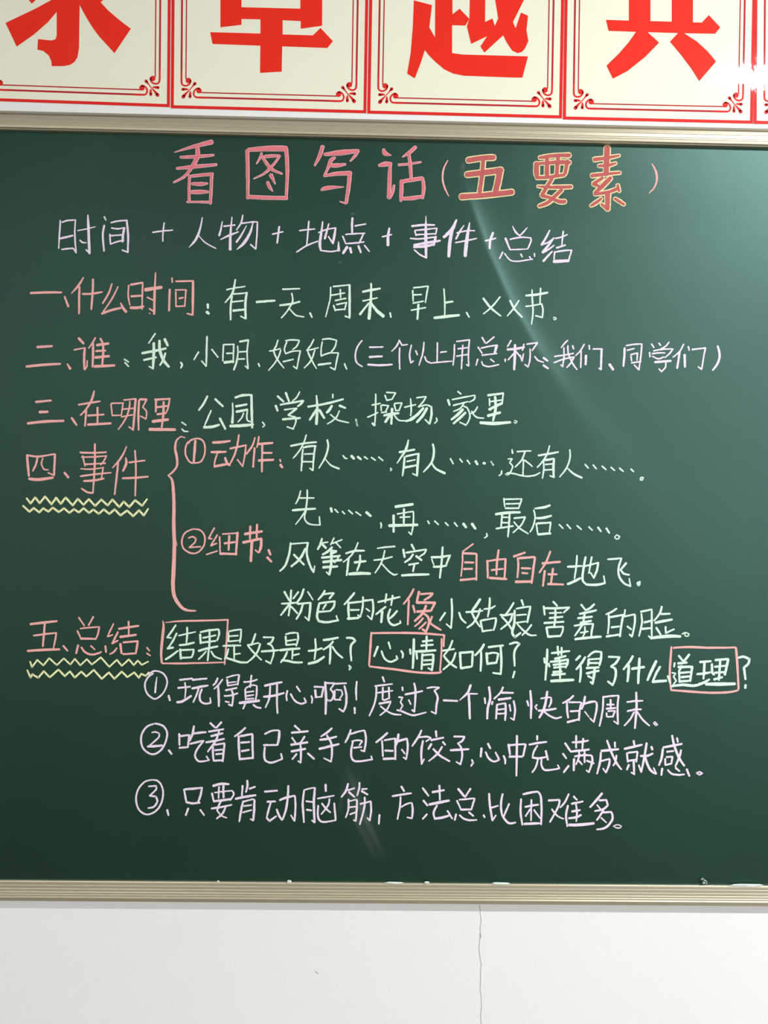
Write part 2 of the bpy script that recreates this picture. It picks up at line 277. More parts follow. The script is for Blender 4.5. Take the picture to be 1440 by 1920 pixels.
# ---------------- handwriting ----------------
# strokes traced once, each line: @origin x, origin y, scale, chalk; then one character per row; 'width:' prefix, points x,y[,width]
STROKES = '''
# large outlined title, pink fading to cream-edged letters
@310,250,5.76,T
看 95,205,10 300,145,40 500,95,55|165,258,30 340,252,40 520,235,28|125,380,30 300,362,42 550,338,32|345,165,50 350,230,50 320,310,50 270,390,40 200,470,32 90,530,22|262,460,32 255,600,32 258,735,30|262,465,30 400,450,38 510,440,38|500,440,38 495,600,36 485,755,36|290,545,32 380,548,45 455,543,22|275,635,38 380,633,48 460,632,28|235,740,22 400,742,28 490,745,28
图 885,190,45 890,450,40 890,700,35|900,180,45 1100,165,62 1300,165,62|1305,170,45 1318,400,40 1305,700,30|890,685,45 1050,695,45 1310,700,42|1040,215,25 1020,270,28 985,330,15|1080,250,38 1160,245,38 1230,240,24|1235,245,28 1190,310,28 1130,380,34 1060,440,28 955,490,15|1040,240,28 1090,320,38 1150,390,38 1260,438,20|1140,452,48 1165,500,32 1185,545,18|1105,530,34 1125,580,40 1160,625,15
@560,250,4.8,T
写 215,120,38 190,200,36 145,290,18|235,190,30 380,175,50 535,158,32|535,155,30 510,200,28 465,250,16|325,220,24 290,245,38 265,310,28 230,385,22|275,290,30 340,290,40 420,280,22|230,385,22 340,365,38 465,360,42|460,360,38 450,480,36 428,625,30|370,615,12 425,632,20|205,510,22 260,492,40 405,483,10
话 765,145,25 775,180,45 830,198,12|725,290,28 780,278,45 830,275,32|825,275,28 818,400,38 812,580,38|820,580,28 845,530,28 858,470,22|1050,125,34 1000,170,34 935,212,14|900,285,24 1000,275,24 1100,260,18|992,190,28 1005,300,34 1012,400,28|925,430,34 925,520,38 918,610,24|930,435,34 1020,420,38 1110,405,34|1115,405,28 1125,490,34 1115,585,24|925,590,28 1020,585,38 1110,570,30
@560,250,4.8,k
( 1342,245,9 1305,320,17 1295,400,18 1310,480,17 1350,565,11
@820,260,6,Y
五 345,245,80 500,220,80 635,212,80|517,235,68 505,400,68 478,600,72|330,405,80 500,385,85 720,355,85|705,365,90 680,500,88 655,600,88|270,655,85 500,635,80 845,595,80
要 1150,215,55 1250,200,65 1350,190,65 1485,188,70|1115,280,75 1118,380,80 1125,430,60|1110,285,50 1250,270,60 1400,265,70 1490,270,60|1235,215,66 1235,400,75|1360,200,66 1345,400,66|1465,250,66 1440,390,62|1120,435,60 1250,430,60 1430,405,60|1290,450,66 1240,530,66 1180,630,66|1180,630,66 1280,660,56 1380,700,66 1440,700,66|1130,530,40 1250,540,56 1400,540,60 1510,538,58|1400,570,66 1330,640,66 1250,710,66 1150,750,56
素 1910,105,86 1905,250,86 1900,400,80|1765,235,66 1920,215,60 2045,190,46|1815,305,50 1920,300,62 2010,275,44|1740,415,66 1870,400,60 2055,383,50|1950,440,66 1880,510,76 1780,605,66|1860,440,60 1760,505,66 1820,530,50|1775,620,56 1920,600,62 2030,560,60|2030,520,54 2050,590,48|1920,620,80 1920,790,70|1920,790,60 1850,730,50|1850,670,50 1780,720,62 1730,750,46|2000,670,50 2050,700,56 2105,738,50
@1040,260,6,k
) 1095,285,14 1140,370,26 1150,460,24 1120,550,18 1065,610,12
# lilac line of five topics joined by plus signs
@90,390,5.76,v
时 133,135 128,230 115,435|152,155 215,135 300,130|295,130 290,300 305,485|26:130,330 200,315 268,298|150,448 230,438 275,440 300,480|15:320,245 420,225 510,203|432,75,14 436,200,30 448,490,28|412,452 450,488|345,350 375,372 412,375
间 608,95 625,130|24:608,188 592,290 605,465|680,158 760,140 855,133|24:850,133 865,300 862,480|802,455 862,478|685,215 750,225 825,212|28:825,215 810,290 805,365|668,285 675,390|680,300 795,290|675,390 760,360 820,350
+ 1130,262 1240,248 1345,238|1255,160 1242,260 1240,360
@330,390,5.333,v
人 262,95,12 240,210,20 195,320,26 130,392,8|215,260,10 290,345,14 400,405,12
物 462,135,12 450,210,20 432,275,22|478,182 590,170|560,90,10 545,250,24 542,415,30|445,315,10 540,270,22 625,238,12|668,72 650,150 605,220|655,155 760,140 810,140|815,140 808,280 798,410|798,410 745,365|705,175,8 660,260,18 605,340,22|770,150,12 740,250,26 680,350,32 608,415,8
+ 965,262 1070,238|22:1032,188 1012,350
@550,390,6,v
地 70,255 160,245 240,238|175,150 162,300 150,420|38,497 150,425 275,375|330,155,14 315,280,28 298,400,34 310,480,22|310,480 420,492 510,478|510,478,38 508,380,10|285,278 370,245 475,225|475,228,20 462,310,30 445,400,26|445,400 395,322|400,178,14 375,270,24 355,345,28
点 28:665,115 660,200 662,280|695,203 815,182|588,300 700,290 805,287|555,320 590,402|590,402 700,395 795,383|790,290 765,345 738,400|34:605,440 560,510|30:638,452 652,505|26:732,430 760,502|20:800,422 855,490
+ 1002,325 1105,302|1080,230,24 1065,320,34 1065,420,34
@760,395,4.235,v
事 20:52,124 140,115 230,115|78,158 160,150 250,140|75,162 85,200|85,192 240,185|250,142 240,190|15:40,222 120,225 240,210|22:70,275 160,258 275,240|22:240,210 225,275|22:68,290 150,285 225,270|163,45,8 162,200,26 165,375,20|165,375 115,350 70,312
件 405,75,16 370,150,32 305,212,22|370,160,26 352,260,30 345,365,24|465,118,8 430,170,16 402,225,16|408,178 480,162 550,160|398,255 480,240 565,222|510,98,12 488,230,30 475,360,28
+ 14:635,240 720,215|22:698,172 675,235 670,300
总 855,118,8 880,165,16 910,192,12|970,128,8 945,160,14 912,192,12|835,222 920,205 995,210|798,215,20 835,305,12|12:835,305 910,302 975,298|1000,210 1000,240 975,298|775,325 750,378|12:790,335 830,385 880,398 960,388 1015,380|920,340 932,362|990,360 1000,378|1028,335 1030,358
结 1150,150,12 1120,210,18 1085,265,18|1085,265 1140,245 1185,210|1180,215,12 1140,270,20 1095,325,24|1095,330 1130,310 1185,270|1170,318,12 1135,355,18 1100,395,20|1195,215 1240,205 1290,185|1258,158 1245,280|16:1205,290 1275,268|1190,320 1185,380|15:1200,322 1260,312 1325,308|1325,308 1300,390|28:1185,398 1300,392
# first heading and its answers, pink then pale green
@40,510,4,k
一 20:70,158 190,153 300,153
、 325,185,14 352,258,18
什 465,42,12 430,100,18 375,162,8|18:437,112 433,200 433,312|18:538,55 535,150 525,280|18:460,165 530,163 605,150
么 680,88,12 655,160,16 610,235,12|725,110 680,200 605,312|20:605,312 680,285 745,270|745,232,10 760,265,20 785,298,22
时 805,100 802,180 815,248|18:822,95 910,80|910,80 905,280|18:825,182 900,178|24:820,268 870,268 915,258|1007,5,10 1000,150,18 996,315,18|30:932,133 1050,115|945,190 990,212|960,275 995,298|8:958,308 968,314
间 1130,45 1132,78|18:1113,132 1108,290|15:1160,70 1230,68 1290,66|20:1287,66 1287,200 1285,320|1285,322 1243,312|12:1155,135 1235,133|1158,150 1160,255|1235,135 1225,258|15:1185,198 1215,192|1160,258 1225,255
@40,510,4,g
: 20:1398,243 1400,270|24:1392,300 1405,312
@400,520,4,g
有 165,18,14 150,100,18 130,140,16 88,190,10|100,93 160,80 238,68|18:140,140 130,220 130,318|140,125 200,122 255,115|20:250,115 240,200 243,310|243,310 205,292|138,185 225,175|20:150,250 230,242
一 20:325,185 460,175
天 520,90 648,85|588,120 595,180 560,245 510,305|18:500,210 580,200 648,183|575,240 620,285 680,297
、 15:725,268 740,300
周 12:880,75 875,170 842,297|900,70 1020,58|20:1022,58 1022,180 1022,305|988,292 1020,303|888,135 985,118|952,92 955,155|915,175 995,158|902,212 915,252|925,205 1000,190|998,192 985,245|915,245 985,240
末 20:1122,110 1190,95 1250,85|1122,178 1230,155|1183,48,14 1182,150,20 1168,310,26|1165,195,14 1100,278,20|1180,190,16 1225,250,24 1275,292,28
、 15:1325,268 1332,300
@730,520,4,g
早 182,80 290,68|290,68 270,190|175,100 178,180|182,133 240,130|178,195 255,180|165,248 272,228|18:218,205 210,315
上 409,88 415,180 415,285|18:425,190 475,183|24:338,305 430,295 522,285
、 14:578,265 598,300
X 705,160,18 760,230,18 835,290,12|14:830,148 770,220 705,275
X 905,175,16 940,240,18 995,298,14|14:972,172 935,230 885,290
节 20:1028,133 1110,125 1190,110|1073,90 1075,160 1080,250 1068,350|1138,78 1133,190|1025,215 1080,208 1145,195|1145,195 1155,240 1150,298|1150,298 1100,285
。 10:1235,295 1252,298 1255,308 1243,316 1236,308 1240,297
# second heading and its answers, with a lilac remark in brackets
@40,620,4.5,k
二 24:135,138 258,130|24:42,303 180,288 328,280
、 388,280,12 412,320,24
谁 24:485,65 525,108|445,162 535,145|22:535,148 530,230 532,325|535,330 552,300 555,252|625,60 605,95 568,148|22:605,108 605,200 600,305|20:668,68 685,100|26:640,122 735,108|20:632,172 710,168|26:625,226 740,215|20:692,110 690,200 682,295|26:620,302 785,293
@40,620,4.5,g
: 870,242 905,264|875,270 905,302
我 1130,25 1075,105|24:1020,190 1120,172 1220,150|26:1118,105 1118,200 1110,320|1110,320 1078,302|20:1035,248 1138,225|26:1165,85 1170,170 1200,250 1245,305|20:1215,190 1200,240 1170,292|26:1210,72 1235,125
, 18:1345,268 1357,290 1345,315
@350,620,4.5,g
小 18:172,50 168,180 165,300|165,300 125,255|100,180 62,245|212,158 265,225
明 310,118 305,255|315,118 400,115|398,115 392,270|338,192 395,190|26:320,268 395,260|430,130,12 432,200,14 420,270,18 398,330,16|20:450,92 520,80|522,80 510,180 518,320|518,320 495,298|445,180 510,175|440,240 490,238
、 605,278 615,302
妈 700,172 740,165 790,152|770,80 755,130 735,175 770,250 820,315|795,165 760,250 692,335|835,85 890,78 950,82|950,85 930,130 895,158|845,95 825,150 835,195|835,195 890,175 955,170|960,170 945,240 930,322|930,322 900,300|815,262 900,242
妈 1012,165 1050,160 1112,145|1072,75 1050,120 1022,165 1050,240 1095,320|1082,165 1050,250 992,315|1145,75 1200,68 1265,82|1265,85 1250,140 1215,185|1145,95 1135,150 1135,215|1135,215 1200,190 1280,188|1280,190 1265,260 1252,330|1252,330 1212,310|20:1112,288 1215,275
、 1332,280 1350,325
@660,625,4,v
( 75,55 42,100 25,160 35,220 78,250
三 14:132,105 232,103|18:132,178 225,173|18:120,235 200,240 300,235
个 355,52 335,95 298,135|355,55 375,90 415,85|358,110 355,190 358,270
以 445,90 432,160 440,222|440,222 460,208|478,132 490,162|540,68 530,150 502,240|545,175 560,210 600,225
上 640,72 638,210|665,143 708,138|605,222 680,215 748,210
用 768,85 765,170 757,240|785,62 880,50|880,50 872,150 875,245|875,245 858,235|795,117 870,108|785,172 865,160|830,90 825,180 820,268
总 975,32 1000,75|1065,28 1008,75|968,112 1030,98 1085,90|945,105 975,150|22:1085,92 1070,145|975,165 1085,152|942,195 930,240|972,212 985,240 1030,250 1100,235|1038,195 1065,215
称 1192,55 1165,100|20:1165,122 1230,117 1290,105|14:1148,195 1148,212|22:1222,88 1220,180 1215,272|1215,150 1170,200|1230,138 1260,175|1288,82 1278,128|1312,82 1390,70|1390,72 1350,130|1335,118 1335,190 1320,252|1320,252 1295,235|1260,165 1275,210 1285,155|1370,175 1395,203 1436,218
: 18:1436,184 1466,206|18:1436,240 1470,264
@1010,630,4,v
我 220,30 195,55 172,85|120,152 200,140 265,128|115,200 195,170 270,155|192,85 192,160 182,225|182,228 168,215|222,70 225,130 255,200 290,250|258,70 265,95|268,155 240,205 212,235
们 345,60 315,110 280,145|322,115 318,235|382,68 385,98|20:358,145 355,212|412,95 480,95|18:475,95 470,250|470,250 455,240
、 22:535,212 562,250
同 18:648,88 645,160 638,225|660,70 720,60 778,58|778,60 768,160 755,252|755,252 720,215|668,105 720,92|695,138 745,125|695,150 700,185|745,128 740,180|700,200 770,190
学 835,122 838,155|850,58 868,85|905,52 918,70|980,45 955,75 920,95|865,110 930,98 1005,95|1010,95 985,130 950,160|855,130 910,125 950,125|940,155 900,170 855,150|20:875,195 930,190 995,185|955,190 955,230 925,265|925,265 905,245
们 1090,60 1060,115 1010,158|18:1060,120 1042,240|1125,78 1132,105|20:1098,140 1100,230|1155,100 1255,88|1252,90 1225,248|1225,248 1200,230
) 18:1345,75 1360,140 1345,205 1308,255
# third heading and its answers
@40,730,4.235,k
三 20:115,100 235,88|24:145,180 208,178|24:50,270 190,255 335,250
、 20:400,228 438,283
在 578,15,14 560,80,20 520,150,16 470,205,14|18:455,122 540,108 625,95|18:515,170 505,290|18:530,208 655,200|18:605,145 605,265|22:530,280 710,270
哪 712,120 722,205|715,112 810,108|808,110 795,200|722,208 795,205|815,85 910,75|20:908,78 898,200 888,322|888,322 855,298|862,95 855,160 825,240 770,318|805,158 900,150|795,218 895,200|18:935,85 930,200 932,322|20:945,80 995,80|995,82 965,140|965,140 995,180 990,235|990,235 945,212
里 18:1070,90 1068,178|18:1062,82 1180,75|1178,78 1165,150 1145,195|20:1130,100 1128,200 1115,300|18:1075,142 1160,132|18:1080,198 1145,190|26:1045,255 1165,240|28:1020,318 1220,320
@40,730,4.235,g
: 1275,262 1308,284|1275,315 1295,332 1325,335
@360,730,4.235,g
公 20:122,55 95,110 55,165|20:185,78 245,135|152,168 125,230 95,302|24:95,302 160,298 215,282|20:222,232 265,315
园 322,110,12 325,190,16 320,265,24|22:345,65 400,48 465,45|22:472,45 475,180 478,305|20:350,135 435,120|22:355,178 440,162|410,188 395,225 365,260|440,165 435,225 445,250 475,260|26:305,292 400,288 485,280
, 560,260 578,285 562,300
学 20:665,130 680,170|18:680,55 728,98|20:745,28 770,95|855,20 830,65 798,92|18:702,122 800,105 880,90|20:885,92 865,115 840,135|735,162 830,150|20:830,152 765,205|770,208 820,220 825,260 805,310|805,315 755,298|20:722,238 858,228
校 20:922,138 1060,115 1200,78|988,50,14 995,150,20 988,275,24|22:988,160 960,205 935,242|22:1012,165 1050,228|1118,40 1118,68|24:1110,132 1090,165 1070,185|20:1172,130 1218,148|1170,172 1140,230 1075,275|1100,200 1160,245 1245,265
、 1300,240 1315,290
@660,730,4.235,g
、 32,238 42,290
操 188,38 188,150 180,285|22:180,285 162,270|160,125 225,112|125,222 205,185|275,25 345,28|345,30 320,75|262,48 275,85|275,88 320,78|230,130 232,170|238,125 290,130|290,130 265,180|235,185 275,180|335,120 345,160|340,112 395,108|395,110 375,165|345,168 375,168|22:255,208 310,195 370,190|22:318,155 312,275|24:300,205 265,260|14:330,195 370,245 440,250
场 418,142 505,122|465,75 470,160 465,210|22:430,252 480,235 530,190|515,68 585,58|588,60 560,105 525,140|530,140 590,125 630,140|20:630,140 630,210 615,275|615,275 580,240|24:565,150 515,205 465,235|24:595,150 560,210 515,262
, 670,228 675,250 655,270
家 20:762,85 775,125|840,18 865,38|795,82 880,65 975,48|975,50 970,80 930,102|805,128 920,98|890,110 855,155 805,175|885,135 915,150 935,200 930,240 905,285|905,285 855,262|24:880,160 840,200 790,240|22:900,185 860,225 805,272|995,140 975,175 940,195|950,175 985,220 1045,230
里 20:1080,48 1200,32|1200,35 1190,120|1090,75 1092,130|1098,98 1195,85|24:1090,160 1190,110|24:1135,60 1140,150 1120,248|26:1080,210 1175,185|28:1020,265 1130,272 1255,262
。 12:1290,248 1310,255 1300,270 1285,262
# fourth heading, with two rows of yellow zigzag underlining
@30,830,4.8,k
四 24:98,112 105,200 115,300|20:100,112 200,125 345,102|22:350,105 342,290|342,295 288,270|30:118,325 200,332 330,315|20:192,130 180,190 150,255|240,140 228,190 250,240 290,245
、 435,270,20 470,312,24
事 20:578,88 700,92 812,85|590,130 700,128 812,118|815,118 790,165 762,200|600,118 620,210|18:620,195 805,185|14:582,235 680,238 785,225|18:580,302 700,285 855,270|785,222 770,320|22:612,345 700,340 790,322|20:710,12 708,200 692,452|20:692,452 640,445 590,412
件 995,35,12 950,130,20 870,225,12|20:920,175 905,320 888,465|988,135,12 992,190,26 962,255,18|18:1020,178 1160,160|22:960,320 1080,315 1188,305|18:1072,72 1080,250 1073,478
@30,830,4.8,y
~ 20:95,500 130,548 172,492 212,545 260,485 320,555 360,495 402,552 445,492 510,565 555,505 608,560 655,508 712,570 768,512 825,565 868,512 930,580 970,530 1020,580 1072,518 1135,568 1180,508
~ 20:62,568 120,622 158,588 210,628 243,590 290,621 330,585 385,625 430,590 480,632 520,598 565,628 608,590 658,632 695,602 745,640 790,600 840,642 888,600 940,655 1000,610 1055,662 1108,608 1150,655 1190,595
@330,810,4.645,k
1 105,85 85,130 85,200 120,260 165,270 220,255 250,190 250,110 220,65 170,58 125,75 110,100|24:168,75 162,170 155,262
动 24:322,92 400,88 470,78|24:308,175 370,175 435,172|360,190 340,250 335,300|24:335,300 400,288 450,278|24:428,225 445,270 468,290|18:548,25 535,110 510,200 465,290|20:472,145 540,130 612,115|610,118 600,200 582,300|582,300 535,240
作 688,50,14 665,120,18 615,190,18|20:685,140 672,305|722,40 715,90 705,135|24:725,105 840,95|20:752,115 748,345|20:765,182 835,182|24:722,248 848,242
: 905,240 912,258|910,285,24 925,308,22
@330,810,4.645,g
有 20:1000,122 1110,100 1222,88|1135,25 1110,100 1070,170 1020,228|18:1105,150 1098,230 1092,338|20:1110,135 1160,125 1218,122|18:1212,122 1200,220 1192,335|1192,335 1165,315|1120,192 1205,190|1105,258 1195,260
人 1318,70,18 1325,130,18 1300,220,18 1245,315,12|1300,235,10 1350,290,16 1420,320,18
@600,820,4.235,g
. 182,145 200,165 215,168
. 24:250,148 270,170
. 20:300,155 325,175
. 352,155 378,172
. 408,160 440,182
. 466,157 500,184
, 560,245 568,255 560,265
有 702,22,12 680,100,22 612,205,10|20:632,118 750,98|18:685,150 780,130|18:672,155 665,230 655,305|22:782,130 775,220 770,305|770,305 735,288|690,192 755,178|20:672,240 765,222
人 895,55,16 905,110,20 885,200,18 822,275,12|888,205,12 920,250,18 990,285,22
. 1035,170 1058,210
. 1110,172 1130,198
. 1168,182 1190,212
. 22:1235,190 1250,215
. 22:1298,205 1310,208
. 1358,192 1378,222
@920,830,4.645,g
, 95,245 92,270 72,288
. 5,168 22,198
还 185,60,12 190,92,18|14:152,142 185,140|185,142 165,175|165,175 190,205 180,240|180,240 165,268 140,282 130,275 150,262|150,262 210,272 300,292 380,285 428,262|230,78 350,72|298,80 270,150 212,212|285,150 280,280|292,152 330,180 362,208
有 20:415,112 500,98 588,82|512,28 490,100 450,165 405,215|460,160 462,230 450,310|22:475,152 550,140|22:550,145 545,230 550,300|550,302 515,288|478,190 540,185|470,238 540,235
人 688,62 690,130 660,220 600,298|672,225,12 720,270,18 792,305,20
. 822,190 850,222
. 892,195 920,228
. 970,205 1005,235
. 1048,215 1078,242
. 1122,222 1155,250
. 1222,230 1245,252
。 16:1315,300 1330,305 1322,325 1305,325 1305,308 1318,300
# tall pink brace beside the fourth heading
@300,800,5.333,k
{ 250,110,12 210,98,14 165,140,20 152,220,26 170,310,26 170,390,22 130,450,20 82,488,14|82,490,14 120,530,24 135,640,32 140,800,34 138,1000,38 145,1180,38 138,1400,42 130,1600,40 150,1710,38 215,1805,34 285,1838,24 358,1840,14|8:150,1100 172,1190
# pale green row of first, then and at last
@540,910,4,g
先 95,42 80,95 58,138|90,95 195,95|145,35 142,120 125,200 58,292|20:35,187 120,180 205,175|135,190 125,250 160,290 240,298|240,298 235,235
. 322,172,22 328,198,18
. 352,180 375,204
. 408,196 425,215
. 455,188 485,214
. 510,200 547,226
. 22:588,202 620,230
, 695,280 700,300 697,320
再 24:808,160 935,142|20:792,225 792,350|820,215 940,195|940,198 940,290 925,370|925,370 905,350|18:870,178 868,285|840,240 915,236|24:760,302 970,296
. 1048,268 1060,288
. 1100,268 1128,294
. 1180,280 1202,302
. 1248,280 1270,308
. 22:1315,288 1335,315
. 22:1380,288 1405,325
@880,920,4.645,g
, 150,372 155,395 132,412
最 300,68 308,140|300,75 455,72|455,75 430,150|320,115 440,112|18:315,153 430,153|26:230,205 330,192 440,188|18:285,205 275,320|18:350,200 345,300 335,402|288,232 345,232|285,278 345,280|18:235,330 380,308|18:390,240 485,230|485,232 450,300 380,365|388,272 440,330 512,375
后 570,155,14 650,145,24 700,128,20|560,170 572,230 555,310 528,360|24:585,240 650,235 712,218|582,285 595,380|20:595,285 708,278|708,280 695,370|24:600,380 705,372
. 782,295 815,328
. 850,295 882,332
. 937,305 975,338
. 1040,315 1070,345
. 20:1120,320 1145,355
. 20:1192,328 1218,368
。 16:1285,385 1308,400 1300,418 1278,420 1265,405 1280,386
# pink second point about details and its pale green sentence
@320,980,4,k
2 165,48 110,75 85,130 95,190 150,228 205,222 250,170 255,100 220,55 165,48|135,115 165,105 190,120 180,150 140,185|140,185 225,180
细 14:328,40 285,118|14:285,118 310,120|350,92 302,172|14:302,172 345,155|270,238 350,212|368,105 372,230|390,85 500,78|20:502,75 490,240|20:372,232 495,235|18:440,98 435,205|18:405,155 485,145
节 22:558,85 685,65|18:598,28 595,120|18:648,15 645,115|22:545,148 680,120|22:680,122 678,180 662,222|660,225 635,205|24:610,135 602,288
: 20:735,205 748,240|20:725,260 755,292
@320,980,4,g
风 900,152,14 890,230,18 860,320,18 820,362,14|900,160 1030,150|18:1030,152 1020,230 1045,320 1072,372|1072,372 1080,325|20:1010,195 970,270 905,328|18:925,240 1000,315
筝 18:1135,120 1122,165 1102,200|1120,155 1180,145|20:1140,165 1165,190|1225,115 1200,165|1215,155 1285,128|1240,150 1275,188|20:1210,185 1180,215 1140,238|1200,205 1245,212|22:1240,215 1200,235|20:1135,262 1265,250|22:1145,295 1280,280|1270,245 1230,300|22:1145,335 1250,328|22:1205,210 1205,300 1190,390|1188,390 1168,370
在 1405,150 1380,210 1340,260 1295,295|18:1315,230 1380,212 1452,210|18:1335,265 1328,330 1320,395|20:1380,298 1462,288|18:1420,245 1418,300 1398,360|26:1340,385 1420,380 1495,382
@670,1000,4.966,g
天 185,140,10 250,130,18 348,122,18|255,160 240,230 210,300 165,368|18:155,250 250,238 325,218|225,280 290,350 340,385 372,378
空 22:505,105 530,150|24:428,152 440,222|20:455,180 640,150|18:642,152 620,190 580,215|22:518,195 490,235 442,270|24:548,212 598,250|20:480,292 568,278|20:530,295 518,355|26:415,392 540,385 665,382
中 24:690,222 780,220 865,205|14:692,240 712,295|22:860,210 830,285|24:710,312 780,308 830,300|22:795,128 785,260 768,415
@670,1000,4.966,k
自 1078,98 980,170|980,180 978,280 965,400|24:985,185 1105,190|20:1110,195 1108,435|22:1002,270 1082,272|22:992,332 1070,330|24:960,435 1100,422
由 22:1210,255 1215,415|20:1212,260 1300,245 1380,238|22:1380,240 1370,410|22:1315,155 1300,270 1295,385|20:1250,342 1355,330|26:1235,415 1388,425
@930,1010,4.8,k
自 22:160,160 260,125|20:195,175 200,250 192,350|24:210,175 345,165|22:350,170 335,280 320,400|20:230,265 310,268|20:235,308 285,312|26:178,388 320,385
在 20:488,115 450,210 390,305|24:418,222 575,208|22:438,290 422,425|20:470,320 548,320|22:512,270 495,395|22:468,408 605,412
@930,1010,4.8,g
地 22:645,252 700,250 770,245|18:728,152 720,260 705,360|26:645,408 700,385 760,355|22:805,165 785,280 778,370 810,410|24:810,412 900,415 980,400|980,400 968,335|18:782,252 920,215|22:920,218 905,290 880,350|880,355 850,305|18:860,165 835,310
飞 18:1005,185 1070,182 1125,175|20:1128,178 1105,250 1105,330 1150,400 1210,428|1210,428 1198,358|22:1170,220 1120,280|20:1120,280 1150,315 1198,325
. 22:1295,388 1272,400 1282,420 1295,405
# pale green sentence on pink flowers with one pink word
@510,1090,4.5,g
粉 20:105,88 145,160|18:222,90 180,145|18:82,188 150,185 210,178|20:162,75 155,180 140,290|20:145,195 110,240 75,285|18:165,215 215,270|20:268,65 245,130 205,185|14:302,88 345,155|20:220,190 325,180|22:325,182 320,250 310,330|310,330 278,300|20:260,195 240,260 205,318
色 20:445,78 425,115 390,155|18:435,108 520,98|20:520,100 485,145|20:400,185 530,168|20:530,170 520,215 490,250|18:390,258 490,250|22:398,190 380,290 395,335 460,345 560,328|555,328 543,290|18:455,195 430,235
的 20:695,98 660,140 610,195|22:645,175 645,250 650,310|20:655,182 765,170|18:665,242 735,240|24:640,315 730,308|18:768,132 765,220 745,300|18:745,300 725,285|20:765,165 850,155|20:850,160 855,240 840,322|840,322 805,290|795,230 825,252
花 20:895,175 980,155 1078,132|18:965,108 955,180|18:1018,120 1005,202|20:958,215 920,245 878,278|24:930,255 922,345|20:998,235 980,290 990,345 1030,370 1085,350|1085,350 1080,332|20:1055,250 1020,290 985,318
@510,1090,4.5,k
像 20:1195,65 1160,130 1110,190|20:1155,158 1150,260 1145,365|22:1240,88 1220,180|20:1255,108 1355,100|22:1355,105 1330,130 1285,158|26:1225,178 1375,180|22:1375,182 1340,250|20:1190,205 1205,262|24:1225,255 1340,248|24:1300,205 1270,270 1205,335|22:1270,265 1315,300 1325,350 1300,425|22:1300,425 1270,405|18:1275,310 1240,350 1205,380|18:1300,345 1275,370 1240,402|18:1350,298 1335,345|20:1330,350 1380,385 1425,410
@800,1100,5.143,g
小 22:240,118 245,250 235,400|18:235,400 190,360|22:178,252 128,325|22:312,250 335,310 378,350
姑 30:515,122 480,175 440,230|22:380,245 460,240 540,232|22:435,250 470,320 515,388|22:515,215 490,290 440,360 390,395|22:608,110 605,200 590,290|20:555,215 620,208 660,185|22:520,330 540,435|20:530,325 665,302|22:668,305 665,350 645,420|20:540,430 630,418
娘 22:838,155 800,220 755,275|24:710,272 760,275 830,262|22:725,290 780,350 825,420|22:825,270 800,340 715,410|22:915,130 932,180|20:865,212 930,200 1000,190|24:1000,195 985,270 970,345|18:870,275 960,268|26:848,230 845,350 825,440 850,488 905,445|18:865,348 955,335|20:870,355 920,410 990,465 1055,468|20:1010,368 970,420 920,468
害 22:1220,145 1258,185|22:1128,190 1138,270|24:1130,208 1250,208 1375,200|20:1370,205 1320,250|24:1240,225 1240,300 1228,385|18:1185,255 1300,250|22:1185,302 1310,290|24:1135,350 1320,338|24:1155,395 1170,485|22:1160,392 1315,385|20:1315,388 1310,430 1290,475|24:1170,482 1290,475
@1040,1110,5.143,g
羞 22:255,122 295,172|24:380,118 340,155 300,175|24:240,210 320,195 400,175|24:225,252 360,238|26:250,298 350,278|24:290,195 275,290|22:190,325 280,312 370,305|22:275,305 230,370 195,420|22:370,310 358,370 352,425|18:290,335 290,390 270,432|18:250,392 320,380|28:198,455 320,440 445,430
的 22:595,160 550,190 495,215|22:520,220 522,300 512,400|24:535,242 660,220|24:660,222 640,330 628,430|22:548,340 620,332|24:500,428 625,410|18:678,172 670,235|20:670,235 770,215|22:772,220 770,310 745,430|20:745,430 720,408|20:700,332 738,360
脸 22:830,190 935,168|20:835,210 840,300 812,425|20:935,172 935,300 935,450|20:935,450 905,425|24:865,292 925,278|24:845,355 925,348|22:1032,140 1010,210 958,275|22:1025,212 1110,210|28:970,295 1050,280 1130,265|24:980,345 1020,408|20:1068,335 1070,395|20:1070,395 1150,358|34:950,440 1100,425 1210,428
。 16:1228,405 1260,390 1295,405 1285,425 1260,425 1250,405 1270,392
# fifth heading and its three questions, key words in pink boxes
@40,1150,5.333,k
五 28:92,108 220,92 355,78|22:125,222 230,208 350,195|24:235,100 225,220 215,330|20:350,195 340,260 322,345|28:65,375 220,365 382,360
、 22:420,325 462,375
总 575,42 630,125|20:720,35 672,120|590,152 680,142 780,135|20:780,138 765,210 742,260|18:560,175 595,250|24:595,252 740,255|24:568,320 548,400|22:600,340 640,390 700,412 760,402 800,385|695,325 735,362|22:840,328 848,388
结 922,105 890,170 862,232|18:862,232 912,215|22:965,188 935,250 908,302|20:908,302 965,272|20:955,348 925,385 885,408|26:975,155 1070,140 1172,125|20:1072,82 1075,212|28:990,235 1145,215|26:990,305 1002,400|22:1020,290 1165,278|24:1165,280 1155,340 1145,400|22:1020,408 1145,400
: 18:1255,342 1282,375|18:1255,400 1290,422
@40,1150,5.333,y
~ 18:88,482 108,538 160,465 220,520 280,448 355,518 425,450 490,512 535,455 590,520 655,458 705,512 795,440 880,535 955,465 1005,525 1075,460 1125,518 1165,472 1205,515 1270,482
~ 20:60,568 95,645 110,608 170,645 225,578 285,640 372,562 435,628 485,580 535,642 600,582 650,632 725,565 805,655 875,590 930,655 1005,582 1060,638 1130,590 1175,645 1200,605 1245,625 1275,590
@290,1150,5.333,k
